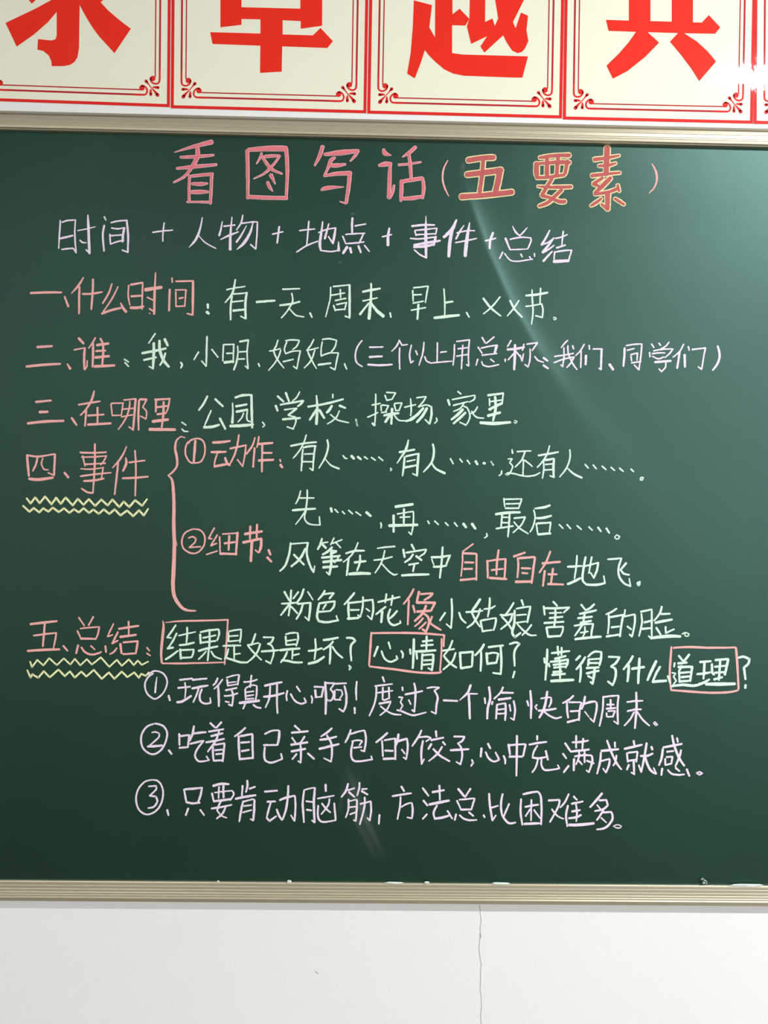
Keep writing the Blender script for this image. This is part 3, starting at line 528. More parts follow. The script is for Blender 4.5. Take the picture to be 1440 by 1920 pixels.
[ 82,75,12 90,130,24 78,250,30 65,380,26 70,490,22|110,92,10 250,78,18 500,72,20 735,65,18|20:732,65 722,250 700,510|20:75,500 300,500 700,490
@290,1150,5.333,g
结 22:210,118 170,180 125,240|20:125,240 165,245|22:220,200 180,280 135,345|26:130,350 185,342|24:110,460 165,425 232,375|18:240,222 320,205 410,185|22:325,140 325,220 318,295|24:248,318 320,310 395,292|26:255,360 262,455|22:260,368 390,362|22:390,365 385,400 370,440|22:265,445 365,440
果 26:455,212 460,300|24:460,188 540,170 640,160|22:642,165 645,210 625,270|20:485,245 610,220|22:475,292 610,275|26:440,375 530,350 630,330|22:550,180 548,300 530,472|18:515,380 480,420 438,460|20:565,380 600,430 668,458
是 24:735,195 738,280|20:745,180 800,168 865,160|20:865,162 862,230 852,290|18:750,228 835,222|18:750,280 848,270|22:685,325 770,322 860,320|20:795,325 795,380 795,455|18:805,408 855,402|20:738,355 720,420 700,455|24:705,440 780,465 860,488 930,490
好 22:1008,205 990,260 965,320|20:930,318 1040,295|20:935,325 990,390 1068,465|22:1055,305 1030,380 980,445 925,490|20:1088,238 1190,240|22:1190,242 1165,290 1130,305|20:1135,305 1175,330 1190,400 1160,500|22:1160,500 1112,475|24:1070,380 1150,375 1240,368
是 20:1312,208 1370,195 1430,195|22:1310,230 1315,315|22:1430,197 1435,250 1415,325|20:1325,275 1412,262|20:1320,315 1415,308|28:1255,368 1340,360 1450,350|20:1380,365 1375,455|20:1390,418 1445,405|22:1325,385 1300,440 1262,490|24:1270,470 1330,475 1400,490 1475,490
@540,1160,4.8,g
坏 22:185,290 250,282 305,265|20:245,182 250,270 238,365|26:185,405 260,385 325,342|24:320,192 380,185 450,170|22:405,205 370,245 318,278|22:382,250 380,330 375,405|20:398,250 440,310 492,352
? 22:528,172 580,175 605,200 565,250 570,378|548,420,14 562,438,26 552,460,14
@540,1160,4.8,k
[ 22:750,125 742,250 730,420|22:750,130 1000,128 1200,132 1405,148|20:1405,150 1400,250|18:1382,180 1380,320 1368,470|22:735,430 950,455 1180,485 1350,488 1378,472
@540,1160,4.8,g
心 22:808,252 775,338|18:905,212 922,270|20:842,292 870,360 925,388 985,362 975,335|20:1018,290 1035,320 1030,352
情 20:1098,275 1102,318|26:1132,185 1130,300 1122,445|22:1155,295 1162,362|22:1212,205 1300,195|22:1200,242 1305,235|26:1150,295 1240,292 1328,285|22:1248,160 1245,290|22:1210,320 1202,455|20:1215,328 1305,322|24:1308,325 1305,390 1295,465|18:1295,465 1262,445|20:1225,375 1298,372|20:1218,415 1295,408
@800,1180,4.8,g
如 20:232,102 205,170 155,235|20:145,192 248,178|22:155,240 200,295 268,345|20:260,212 230,290 148,362|24:300,210 308,345|24:305,212 415,202|22:415,205 408,330|24:308,350 405,335
何 24:515,135 490,180 435,235|22:490,200 490,290 485,375|22:558,160 688,145|24:665,155 672,260 668,400|20:668,402 598,392|26:540,215 545,300|18:545,222 600,210 648,220|22:645,222 630,290|24:545,310 630,300
? 22:748,132 800,118 835,130 790,200 792,330|20:792,380 775,435
懂 20:1058,260 1062,302|24:1085,180 1080,300 1068,455|22:1098,310 1105,335|22:1125,215 1200,205 1285,195|22:1178,155 1185,230|20:1215,165 1212,230|24:1155,265 1250,240|24:1115,292 1190,285 1272,270|24:1272,275 1265,310 1250,345|22:1140,320 1265,305|20:1145,345 1240,335|22:1190,260 1200,330 1200,440|24:1140,385 1215,378|24:1130,410 1245,400|30:1120,465 1220,460 1320,455
@1080,1190,4,g
得 20:30,160 0,190|20:68,168 40,215 2,260|18:35,235 35,290 28,355|18:90,165 135,128 190,130|20:190,135 185,190 175,230|20:95,185 90,230|16:100,185 180,180|18:95,212 172,212|20:80,250 170,245|20:80,290 170,270|22:140,245 135,300 125,365|18:125,368 108,355|18:90,310 118,325
了 18:245,165 325,168|20:325,170 300,210 262,238|20:262,238 295,260 295,320 275,378|18:275,378 238,350
什 20:425,160 400,205 355,260|22:395,230 392,290 385,350|22:420,255 510,242|22:475,178 470,270 465,365
么 24:600,198 570,260 535,340|20:630,240 600,290 575,350|24:575,352 675,345|18:688,310 705,360
@1080,1190,4,k
[ 18:715,92 708,180 702,300 712,412|18:732,98 850,92 1000,98 1195,95|20:1198,98 1208,200 1218,405|18:712,415 850,425 1000,435 1150,430 1215,415
@1080,1190,4,g
道 18:770,158 800,195|20:848,148 825,180 800,205|16:738,212 735,240|20:765,215 830,208|20:790,235 778,262|22:768,242 870,240|20:870,242 855,348|18:772,268 775,355|18:785,285 855,280|20:790,318 850,312|20:780,350 845,345|14:720,285 745,290 730,315 750,345 720,385|22:720,385 800,375 880,382 940,368
理 20:930,205 1010,198|20:908,295 960,290 1005,282|20:962,200 960,260 955,330|22:920,370 960,358 998,335|20:1018,220 1020,280 1035,300|20:1045,190 1140,182|22:1140,188 1115,300|18:1040,240 1125,232|18:1040,285 1110,280|20:1080,190 1075,270 1070,340|20:1035,335 1095,318|28:975,370 1080,370 1190,368
? 20:1218,172 1260,165 1300,185 1290,220 1258,245 1270,335|20:1270,378 1268,400
# lilac first example ending with a full stop
@260,1250,5.333,v
1 18:145,68 90,110 62,180 80,260 130,310 175,320 240,270 280,190 280,120 240,65 170,42 120,60 100,82|182,105,10 172,180,18 165,258,20
、 24:300,290 312,338
玩 22:412,132 535,118|22:395,212 515,200|18:463,160 470,230 462,310|28:385,355 440,345 525,292|22:540,132 680,118|26:535,218 620,200 692,188|20:600,215 580,280 545,355|22:632,225 610,290 620,345 665,370 720,362|720,362 715,312
得 22:790,115 770,160 745,185|20:838,128 800,180 755,222|26:795,195 800,290 802,395|18:878,110 940,90 1000,80|22:1005,85 990,180|22:885,130 890,185|15:895,160 975,150|890,190 985,175|22:872,235 980,212|20:858,292 920,288 990,265|22:930,235 945,290 935,390|22:935,390 900,378|868,348 905,355
真 20:1052,152 1120,148 1185,128|20:1128,88 1115,205|20:1065,228 1070,330|18:1070,215 1130,185 1180,190|20:1182,195 1180,270 1170,330|18:1075,255 1150,245|18:1080,292 1150,282|20:1085,322 1150,318|32:1010,362 1100,352 1205,340|20:1065,372 1045,420|22:1148,380 1180,405 1222,412
开 26:1262,190 1350,170 1432,155|26:1252,300 1350,290 1452,262|20:1315,195 1305,320 1268,408|22:1385,175 1382,320 1388,465
@500,1260,5.143,v
心 20:200,180 190,225 195,275|20:290,140 322,188|20:232,212 270,275 330,305 380,290 362,250
啊 18:430,230 440,260 435,300|24:468,175 475,245|20:460,142 550,145|22:548,150 530,235|18:475,242 535,238|26:565,98 572,250 568,405|20:570,105 655,108|18:655,110 615,165|20:615,165 645,210 630,265 600,278 580,262|20:668,112 768,108|22:750,135 768,220 765,320 740,382|20:740,382 698,355|20:655,180 655,265|16:670,170 720,175 730,215 705,255|18:655,265 715,268
! 20:868,92 862,180 865,268|22:848,345 850,398
度 20:1118,48 1135,95|20:1045,135 1130,125 1210,115|20:1058,140 1055,230 1035,320 990,422|18:1070,200 1140,190 1215,180|20:1120,150 1118,265|20:1178,150 1182,255|18:1118,265 1140,270 1182,250|24:1088,305 1195,285|18:1195,290 1160,360 1092,418|18:1098,330 1150,370 1220,405 1295,412
过 20:1308,148 1312,178|18:1275,242 1310,245|1310,245 1290,290|18:1290,290 1312,325 1280,378|1370,270 1390,312
@760,1270,5.143,v
过 22:0,165 80,150 165,132|22:85,58 98,140 88,330|22:88,330 65,315|20:-80,315 -40,325 30,355 90,365 200,338
了 18:210,105 260,95 325,98|18:325,100 280,128|22:280,128 312,190 300,270 295,350|295,352 250,330
一 22:370,222 502,228
个 22:630,75,22 600,150,26 525,220,10|605,158 695,160|26:612,160 618,280 622,400
愉 20:765,200 772,252|26:808,95 818,200 795,300 790,400|20:840,235 836,262|20:942,95 915,150 855,208|22:930,148 1040,150|26:900,215 1015,200|22:885,262 880,330 875,400|18:890,262 965,250|24:965,255 968,330 962,415|18:895,312 955,305|18:895,352 955,348|18:1005,265 1015,325|22:1045,228 1058,310 1048,410|1048,412 1015,392
@970,1270,5.143,v
快 20:95,228 108,275|24:125,130 135,260 130,395|20:188,265 172,285 188,310|18:228,205 280,195 320,192|20:325,198 325,240 305,285|26:288,138 275,230 250,320 212,388|24:205,322 290,315 372,302|20:262,335 310,370 370,395 425,382
的 22:540,178 500,215 438,248|22:478,240 480,320 490,390|20:500,240 610,240|22:618,245 600,320 595,415|20:512,328 600,322|24:485,432 590,405|24:652,185 640,250 620,305|24:650,255 700,238 750,232|22:762,240 765,300 738,430|738,430 700,395|14:650,330 690,382
周 20:828,185 825,290 810,390 792,470|20:825,190 900,180 975,175|22:975,178 965,300 970,450|970,450 930,422|20:865,262 930,262|20:898,215 900,290|22:860,302 945,295|18:860,345 862,380|18:875,325 940,322|20:940,325 920,378|18:870,380 925,378
末 20:1058,238 1130,228 1208,225|22:1062,325 1130,310 1192,308|24:1145,145 1148,300 1132,490|20:1125,335 1090,400 1032,465|20:1158,335 1205,405 1272,465
。 18:1325,428 1350,455 1335,465 1312,440 1325,428
# lilac second example about dumplings
@250,1350,5.143,v
2 20:200,35 130,65 85,130 75,210 100,280 160,325 215,325 275,280 315,200 325,120 290,60 235,38 200,35|180,120 215,115 250,130 245,165 200,210 140,258|26:140,255 210,252 278,245
、 22:342,292 370,328
吃 22:442,135 445,240|22:458,155 535,145|22:540,145 525,262|22:445,268 525,262|24:585,60 572,130 545,200|24:585,130 640,122 700,118|22:548,230 610,215 675,200|20:678,202 630,260 598,320 600,365 640,400 730,388|730,388 705,350
着 22:742,30 788,72|22:848,22 800,75|22:728,112 800,100 870,88|24:752,155 860,128|24:702,215 790,200 875,182|22:828,105 800,190 760,250 718,305|22:768,260 768,330 775,395|20:775,240 880,225|22:880,230 870,310 862,400|20:788,292 855,285|20:798,330 855,325|22:785,392 865,388
自 22:1080,75 1030,120 978,158|24:1015,155 1018,270 1025,380|24:1035,155 1145,135|24:1148,140 1152,370|22:1040,218 1120,212|22:1045,300 1115,288|24:1025,378 1150,365
己 20:1268,135 1330,105 1400,98|26:1408,105 1405,170 1390,240|22:1258,242 1390,240|22:1268,265 1262,350 1280,395 1340,410 1435,375|20:1435,375 1425,325
@520,1350,5.143,v
亲 22:168,55 215,98|24:140,122 295,108|20:142,170 175,218|22:262,160 225,218|26:135,238 290,215|26:138,302 270,278|22:222,230 228,320 225,410|225,412 200,395|20:185,328 145,378|22:295,322 355,375
手 22:525,80 480,120 422,158|24:412,190 490,180 570,160|26:405,278 500,255 592,232|22:478,148 518,220 528,300 518,400|518,402 450,368
包 22:708,95 685,160 655,215|20:705,135 770,115 835,100|22:840,102 855,180 840,300|842,302 805,292|18:720,205 770,195 815,200|18:818,205 792,242|20:738,268 812,260|22:728,210 712,300 720,370 770,400 915,380|915,380 905,348
的 24:1060,125 1010,170 952,215|20:1010,200 1018,350|20:1035,195 1135,178|22:1138,182 1138,380|22:1040,295 1115,298|26:1025,375 1130,370|26:1168,138 1160,190 1145,240|26:1160,205 1248,180|22:1250,185 1258,260 1242,378|1242,378 1215,360|18:1200,285 1230,325
@770,1360,4.966,v
饺 22:100,48 70,110 15,192|20:82,112 150,105 188,118|188,120 142,150|22:115,145 100,230 102,360|102,362 125,315|22:235,55 240,105|22:192,138 305,115|24:192,175 165,220|20:300,155 322,182|20:292,200 250,265 170,332|22:212,220 270,280 362,335
子 20:405,105 500,105|20:502,108 480,145 440,168|20:440,168 470,210 480,280 465,362|465,365 425,340|24:372,232 450,228 540,222
, 20:570,322 582,350 562,380
心 24:660,215 652,292|22:720,172 742,215|20:698,250 725,305 775,338 825,320 790,252
、 22:865,285 880,320 880,358
中 24:912,180 925,270|20:920,185 1065,175|22:1070,180 1048,285|22:920,292 1040,292|24:990,98 988,280 985,470
充 22:1178,100 1178,135|22:1105,180 1180,165 1265,155|20:1180,190 1150,240 1135,290|22:1135,300 1190,308 1260,295|22:1258,240 1278,320|20:1185,320 1165,390 1132,438|20:1218,320 1220,380 1260,418 1385,402|1385,402 1370,370
@1040,1370,4.966,v
满 22:98,118 150,195|20:78,215 108,258|22:130,328 85,388|22:165,108 240,105 312,92|20:200,48 200,160|20:265,75 258,165|24:150,195 240,185 320,175|24:180,265 178,370|22:188,240 270,228 340,230|22:345,235 350,290 320,385|320,388 295,368|20:228,200 225,250 198,315|18:225,280 255,315|20:278,195 278,295|20:300,280 365,305
成 26:435,188 510,180 592,172|22:430,205 420,300 395,400|20:425,285 510,262|22:512,268 505,320 478,390|478,390 450,352|22:488,92 520,180 570,290 620,360|20:575,230 565,290 545,325|20:560,108 562,152
就 22:735,95 742,135|24:650,168 730,150 812,130|20:672,210 680,290|20:685,205 768,195|20:770,198 760,290|22:685,280 755,270|22:735,285 740,405|740,405 712,388|22:690,318 672,362|24:800,235 860,232 912,212|24:855,115 835,240 805,385|20:805,382 782,320|24:838,235 870,330 905,380 945,400|945,400 920,345|24:900,150 908,175
感 24:1010,155 1090,140 1182,122|24:1005,170 995,250 970,320|20:1045,195 1105,188|20:1028,262 1028,318|20:1040,245 1095,240|20:1095,242 1085,305|20:1030,318 1085,305|24:1092,45 1110,130 1150,240 1205,325|22:1175,180 1160,240 1122,330|20:1138,68 1145,105|22:1000,352 992,412|20:1052,365 1090,400 1150,410 1205,405|20:1125,345 1160,375|22:1228,358 1252,420
。 20:1345,380 1372,395 1345,410 1320,392 1345,380
# lilac third example, lowest line of the board
@240,1450,5.538,v
3 20:245,68 170,90 110,160 85,250 100,350 150,410 220,425 300,380 350,300 365,200 345,120 300,75 245,68|20:215,135 290,130 290,170 225,232|22:225,232 290,240 305,290 270,345 210,360
、 24:408,380 420,435
只 24:582,168 595,240 608,305|26:590,165 680,160 770,150|24:768,155 750,240 728,300|26:610,300 670,312 745,305|24:625,365 600,435|20:750,380 790,435
要 30:885,130 960,110 1045,112|22:872,208 892,295|18:900,200 980,190 1080,180|22:1085,185 1098,220 1060,280|20:945,140 940,260|26:990,130 992,250|28:895,290 980,280 1070,268|22:965,290 940,340 925,390|18:925,385 970,440 1025,462|24:868,365 960,352 1075,328|22:1015,345 980,420 920,470
肯 22:1190,130 1182,230|24:1238,75 1240,130 1225,195|22:1262,160 1320,140|28:1118,265 1210,245 1325,228|24:1195,290 1175,380 1155,500|20:1195,295 1300,268|26:1312,275 1310,380 1300,488|1300,490 1272,475|20:1205,340 1282,330|20:1195,405 1282,382
@480,1450,5.538,v
动 24:92,190 220,180|24:118,295 200,292|22:155,300 130,380 112,460|24:112,465 140,495 210,445|24:215,375 240,440 270,485|24:335,130 330,250 310,380 275,480|26:248,278 320,250 400,232|22:405,240 410,350 400,495|400,495 362,435
脑 24:498,185 485,300 490,400 498,508|18:498,175 545,160 610,148|26:612,155 600,300 608,510|608,512 580,488|20:522,290 605,300|24:528,378 575,385|26:722,118 725,185|20:640,262 720,248 810,232|20:762,265 750,330 678,425|22:685,312 725,365 772,405|22:645,335 642,430 655,480 700,505 825,488|22:812,310 820,400 828,485
筋 24:955,108 935,180 888,245|20:955,175 1022,155|24:965,195 1022,245|22:1075,98 1070,160 1050,230|20:1100,165 1152,160|24:1098,185 1158,220|22:960,270 960,370 932,458|18:960,290 1045,272|24:1048,280 1045,380 1035,495|1035,495 1012,485|20:975,352 1035,345|20:978,425 1030,405|22:1128,248 1125,350 1078,530|22:1085,318 1190,290|22:1192,295 1195,390 1182,490|1182,490 1155,462
, 22:1282,432 1275,525
@720,1460,5.538,v
方 24:180,82 210,130|24:88,182 185,165 282,152|22:172,190 165,290 140,420|20:178,295 230,265 280,250|24:290,255 298,330 290,410|290,412 242,402
法 24:402,98 430,135 462,178|24:410,228 452,280|22:445,370 402,418|26:505,140 622,120|22:575,72 580,220|32:472,268 570,248 675,228|24:550,280 515,350 525,405|28:525,415 600,405 670,385|22:660,335 708,415
总 28:772,108 832,182|22:898,105 842,192|20:782,220 860,212 940,205|22:942,210 925,260 908,322|20:758,230 798,318|24:800,322 905,320|22:748,370 735,430|22:785,380 830,415 890,432 962,428|22:882,350 928,388
. 22:1035,380 1045,402
比 26:1092,158 1100,280 1125,430|20:1125,435 1162,382|22:1105,305 1185,282|24:1232,160 1215,260 1225,370 1270,440 1310,465 1365,455|22:1300,262 1270,330 1240,400
@940,1470,5.538,v
困 24:205,158 200,290 218,425|26:228,108 300,90 375,80|24:380,82 410,130 418,280 412,422|24:248,238 320,225 385,215|20:312,165 308,380|20:300,262 252,335|20:340,270 402,355|28:238,415 310,412 395,408
难 24:492,172 600,165|24:605,168 590,240 505,395|20:525,262 580,330 645,362|22:700,105 660,190 612,245|24:692,225 672,330 685,440|22:752,130 785,165|24:732,205 845,182|22:775,210 785,300 778,388|26:735,285 815,272|26:702,355 780,345 828,322|34:705,425 800,425 960,408
多 28:1045,98 990,165 922,240|24:1020,170 1090,165|24:1092,170 1105,220 1060,260 972,282|18:995,218 1030,262|24:1060,275 1030,320 992,375|24:1060,295 1140,290|24:1145,295 1155,360 1110,430 1060,462 992,472|18:1038,352 1090,400
。 16:1162,438 1205,422 1248,438 1230,455 1195,455 1165,438
'''

NAMES = {'+': 'plus_sign', '(': 'bracket', ')': 'bracket', '{': 'brace', '[': 'drawn_box', '~': 'zigzag_underline', '?': 'question_mark', '!': 'exclamation_mark',
         ':': 'colon', ',': 'comma', '、': 'comma', '.': 'ellipsis_dot', '。': 'full_stop', '1': 'circled_number', '2': 'circled_number', '3': 'circled_number', 'X': 'cross_mark'}
def catmull(P, n=4):
    if len(P) < 3: return P
    out = []
    for i in range(len(P)-1):
        p0 = P[max(i-1, 0)]; p1 = P[i]; p2 = P[i+1]; p3 = P[min(i+2, len(P)-1)]
        for j in range(n):
            t = j/n; out.append(.5*((2*p1)+(-p0+p2)*t+(2*p0-5*p1+4*p2-p3)*t*t+(-p0+3*p1-3*p2+p3)*t**3))
    out.append(P[-1]); return out
def ribbon(P, V, F, off, shrink=0.0):
    """P: list of (px, py, width px) -> flat chalk stroke on the board; splits at sharp corners"""
    segs = [[P[0]]]
    for i in range(1, len(P)):
        segs[-1].append(P[i])
        if i < len(P)-1:
            a = P[i][:2]-P[i-1][:2]; b = P[i+1][:2]-P[i][:2]
            c = (a@b)/(np.linalg.norm(a)*np.linalg.norm(b)+1e-9)
            if c < .55: segs.append([P[i]])
    for sg in segs:
        if len(sg) == 2:
            sg = [sg[0], sg[0]*.67+sg[1]*.33, sg[0]*.33+sg[1]*.67, sg[1]]
        pts = catmull([np.array(p, float) for p in sg])
        n = len(pts); L = []; R = []
        for i, p in enumerate(pts):
            d = pts[min(i+1, n-1)][:2]-pts[max(i-1, 0)][:2]; d = d/(np.linalg.norm(d)+1e-9); nn = np.array([-d[1], d[0]])
            hwid = max(.35, p[2]/2 - shrink)
            j1, j2 = random.uniform(-.22, .22), random.uniform(-.22, .22)
            L.append(p[:2]+nn*(hwid+j1)); R.append(p[:2]-nn*(hwid+j2))
            if i == 0: d0 = d
            d1 = d
        h0 = max(.35, pts[0][2]/2-shrink); h1 = max(.35, pts[-1][2]/2-shrink)
        def cap(c, d, h):
            nn = np.array([-d[1], d[0]]); return [c+nn*h*math.cos(a)+d*h*.8*math.sin(a) for a in (math.pi*k/4 for k in (1, 2, 3))]
        # outline: left side forward, end cap, right side back, start cap
        ec = cap(pts[-1][:2], d1, h1); sc = cap(pts[0][:2], -d0, h0)
        base = len(V)
        allp = L + R + ec + sc
        xz = np.array([W(*q) for q in allp]); h = HB(xz[:, 0], xz[:, 1])
        for (x, z), hh in zip(xz, h): V.append((x, -hh-off, z))
        for i in range(n-1): F.append((base+i, base+i+1, base+n+i+1, base+n+i))
        F.append((base+n-1, base+2*n, base+2*n+1, base+2*n+2, base+2*n-1))
        F.append((base+n, base+2*n+3, base+2*n+4, base+2*n+5, base))
def parse():
    line = None; org = (0, 0, 1, 'g')
    for row in STROKES.strip().split('\n'):
        if row.startswith('#'):
            line = empty('handwriting_line'); line.parent = board; line['label'] = row[2:].strip()
        elif row.startswith('@'):
            a, b, c, d = row[1:].split(','); org = (float(a), float(b), float(c), d)
        else:
            ch, data = row[0], row[2:]; ox, oy, sc, col = org
            strokes = []
            for stt in data.split('|'):
                wd = 3.3*sc
                if ':' in stt: w_, stt = stt.split(':'); wd = float(w_)
                pts = [tuple(map(float, q.split(','))) for q in stt.split()]
                n = len(pts); P = []
                for i, q in enumerate(pts):
                    if len(q) == 3: ww = q[2]
                    elif n > 2 and not 0 < i < n-1: ww = wd*(.88 if i == 0 else .78)
                    elif n == 2: ww = wd*(1.0 if i == 0 else .86)
                    else: ww = wd
                    P.append(np.array([ox+q[0]/sc, oy+q[1]/sc, ww/sc*(1 if col in 'TY' else (.94 if ch != '。' else .78))]))
                strokes.append(P)
            nm = NAMES.get(ch, 'chalk_character')
            if col in 'TY':
                sh = 1.25 if col == 'T' else 2.2
                V, F = [], []
                for k, P in enumerate(strokes): ribbon(P, V, F, .00024+k*.000004)
                e = mesh(nm, V, F, M[col+'1'], line)
                V, F = [], []
                for k, P in enumerate(strokes): ribbon(P, V, F, .00075+k*.000004, sh)
                f = mesh('fill', V, F, M[col+'2'])
                # one character, two chalks: merged into a single mesh with two materials
                b1 = bmesh.new(); b1.from_mesh(e.data); nf = len(b1.faces); b1.from_mesh(f.data); b1.faces.ensure_lookup_table()
                for fc in b1.faces[nf:]: fc.material_index = 1
                b1.to_mesh(e.data); b1.free(); e.data.materials.append(M[col+'2']); bpy.data.objects.remove(f)
            else:
                V, F = [], []
                for k, P in enumerate(strokes): ribbon(P, V, F, .00022+k*.000004)
                mesh(nm, V, F, M[col], line)
parse()
# ---------------- posters ----------------
PY = WALL_Y
def poly_mesh(name, loops, toxyz, mat, parent):
    """flat shape with holes; loops are lists of 2-D points"""
    L3 = [[Vector((p[0], -p[1], 0)) for p in lp] for lp in loops]
    tris = tessellate_polygon(L3); flat = [p for lp in loops for p in lp]
    vs = [toxyz(*p) for p in flat]; fs = []
    for t in tris:
        a, b, c = (np.array(vs[i]) for i in t)
        nrm = np.cross(b-a, c-a)
        fs.append(tuple(t) if nrm[1] < 0 else tuple(t)[::-1])
    return mesh(name, vs, fs, mat, parent)
def line_pts(P, wd):        # poly-line to ribbon outline in local units
    P = [np.array(p, float) for p in P]; L = []; R = []; n = len(P)
    for i, p in enumerate(P):
        d = P[min(i+1, n-1)]-P[max(i-1, 0)]; d = d/(np.linalg.norm(d)+1e-9); nn = np.array([-d[1], d[0]])
        w_ = wd[i] if isinstance(wd, (list, tuple)) else wd
        L.append(p+nn*w_/2); R.append(p-nn*w_/2)
    return [tuple(q) for q in L+R[::-1]]
def circ(c, r, n=14): return [(c[0]+r*math.cos(2*math.pi*k/n), c[1]+r*math.sin(2*math.pi*k/n)) for k in range(n)]
def multi(name, polys, toxyz, mat, parent, dy=0.0):
    vs = []; fs = []
    for lp in polys:
        b = len(vs); vs += [toxyz(*p) for p in lp]
        for t in tessellate_polygon([[Vector((p[0], -p[1], 0)) for p in lp]]):
            a, bb, c = (np.array(vs[b+i]) for i in t)
            fs.append(tuple(b+i for i in t) if np.cross(bb-a, c-a)[1] < 0 else tuple(b+i for i in t)[::-1])
    return mesh(name, vs, fs, mat, parent)
def corner_polys():         # ornament for the lower right corner; units: thirds of a photo pixel, measured (left, up) from the corner
    v = []
    hook = [(59,205),(59,170),(60,142),(66,133),(78,128),(92,130),(104,138),(111,150),(110,162)]
    for f in (lambda p: p, lambda p: (p[1], p[0]+5)):
        hk = [f(p) for p in hook]
        v.append(line_pts(hk, [10.5,10.5,10.5,10,10,10,9,9,10])); v.append(circ(f((98,158)), 15.5))
    v += [line_pts([(134,141),(120,124),(104,104),(88,88),(71,68)], [15,6,5,10,19]), circ((135,142), 9), circ((70,66), 10.5)]
    for f in (lambda p: p, lambda p: (p[1], p[0])):
        v += [line_pts([f((108,100)),f((109,88)),f((108,68))], [3,12,16]), circ(f((108,67)), 8.2)]
    return v
def poster(BL, BR, TL0, TR0, label, glyph, k):
    """BL, BR: lower corners in photo pixels; TL0, TR0: x of the side edges where they cross the top of the photo"""
    BL, BR = np.array(BL, float), np.array(BR, float)
    Wd = BR[0]-BL[0]; Hh = 512.0
    uL = np.array([TL0-BL[0], -BL[1]]); uL /= -uL[1]; uR = np.array([TR0-BR[0], -BR[1]]); uR /= -uR[1]
    off = .0004+.0002*k
    def loc(u, v, lift=0.0):            # u right, v up (photo pixels)
        s = u/Wd; b = BL+(BR-BL)*s; p = b + (uL*(1-s)+uR*s)*v*np.array([1, 1]); 
        x, z = W(b[0]+(uL[0]*(1-s)+uR[0]*s)*v, b[1]-v, PY); return (x, PY-off-lift, z)
    def pxy(px, py, lift=.00022):
        x, z = W(px, py, PY); return (x, PY-off-lift, z)
    n = 16
    vs = [loc(Wd*i/n, Hh*j/n) for j in range(n+1) for i in range(n+1)]
    fs = [(j*(n+1)+i, j*(n+1)+i+1, (j+1)*(n+1)+i+1, (j+1)*(n+1)+i) for j in range(n) for i in range(n)]
    o = mesh('motto_poster', vs, fs, M['cream']); tag(o, label, 'poster', 'row of motto posters above the blackboard')
    sd = o.modifiers.new('thick', 'SOLIDIFY'); sd.thickness = .0003; sd.offset = -1
    L1 = lambda u, v: loc(u, v, .00012)
    L2 = lambda u, v: loc(u, v, .00018)
    def frame(name, a, wd, mat, f):
        poly_mesh(name, [[(a,a*1.06),(Wd-a,a*1.06),(Wd-a,Hh-a),(a,Hh-a)], [(a+wd,a*1.06+wd),(Wd-a-wd,a*1.06+wd),(Wd-a-wd,Hh-a-wd),(a+wd,Hh-a-wd)]], f, mat, o)
    frame('border_band', 0, 5.7, M['band'], L2)
    # thick and thin rules, broken at the corners
    q = 1/3.0
    c_t, c_n = 66.0, 97.0
    def rule(name, d, wd, gap):
        ps = [[(gap,d-wd/2),(Wd-gap,d-wd/2),(Wd-gap,d+wd/2),(gap,d+wd/2)], [(gap,Hh-d-wd/2),(Wd-gap,Hh-d-wd/2),(Wd-gap,Hh-d+wd/2),(gap,Hh-d+wd/2)],
              [(d*.91-wd/2,gap),(d*.91+wd/2,gap),(d*.91+wd/2,Hh-gap),(d*.91-wd/2,Hh-gap)], [(Wd-d*.91-wd/2,gap),(Wd-d*.91+wd/2,gap),(Wd-d*.91+wd/2,Hh-gap),(Wd-d*.91-wd/2,Hh-gap)]]
        multi(name, ps, L2, M['dred'], o)
    rule('thick_rule', 21.6, 3.5, 52); rule('thin_rule', 30.8, 2.2, 55)
    cp = corner_polys()
    for fx in (0, 1):
        for fz in (0, 1):
            f = lambda a, b, fx=fx, fz=fz: loc((Wd-a*q) if fx else a*q, (Hh-b*q) if fz else b*q, .0002+.00001*fx)
            multi('corner_ornament', cp, f, M['band'], o)
    for g in glyph:
        poly_mesh('printed_character', g, pxy, M['red'], o) if g is glyph[0] else poly_mesh('printed_character', g, pxy, M['red'], o)
    return o
def T3(s, ox=0): return [(ox+float(a.split(',')[0])/3, float(a.split(',')[1])/3) for a in s.split()]
def T1(s): return [tuple(map(float, a.split(','))) for a in s.split()]
G_A = [[T3('32,130 95,263 190,197 270,127 320,68 320,200 313,222 290,229 215,221 211,280 245,288 275,313 290,345 292,373 360,373 395,366 420,350 437,322 445,275 449,28 470,70 500,122 530,168 560,208 645,300 737,163 690,128 650,95 605,56 567,14 600,-15 660,-60 600,-90 450,-75 450,-80 720,-80 720,-160 450,-160 450,-260 320,-260 320,-160 60,-160 60,-80 320,-80 320,-15 200,50')],
       [T3('100,-65 150,-15 180,22 203,0 240,-40 190,-74')]]
G_B = [[T1('394.3,60.7 398.7,82.7 488.3,86 487.7,137 528.3,134.7 529.3,87.3 614,90.3 624.3,77.7 601,52.7 586.7,66.7 530,65 530,38.3 564,40 564,54.3 604,48.7 604.7,-90 530,-92 530,-112 620,-112 620,-140 530,-140 530,-175 490,-175 490,-93 413.5,-95 413.5,51.5 453,47 453,36 488.5,36.7 488.5,63.3'),
        T1('453,14 563.3,16.7 563.3,-15 453,-18'), T1('453,-38 563.3,-35 563.3,-68 453,-71')]]
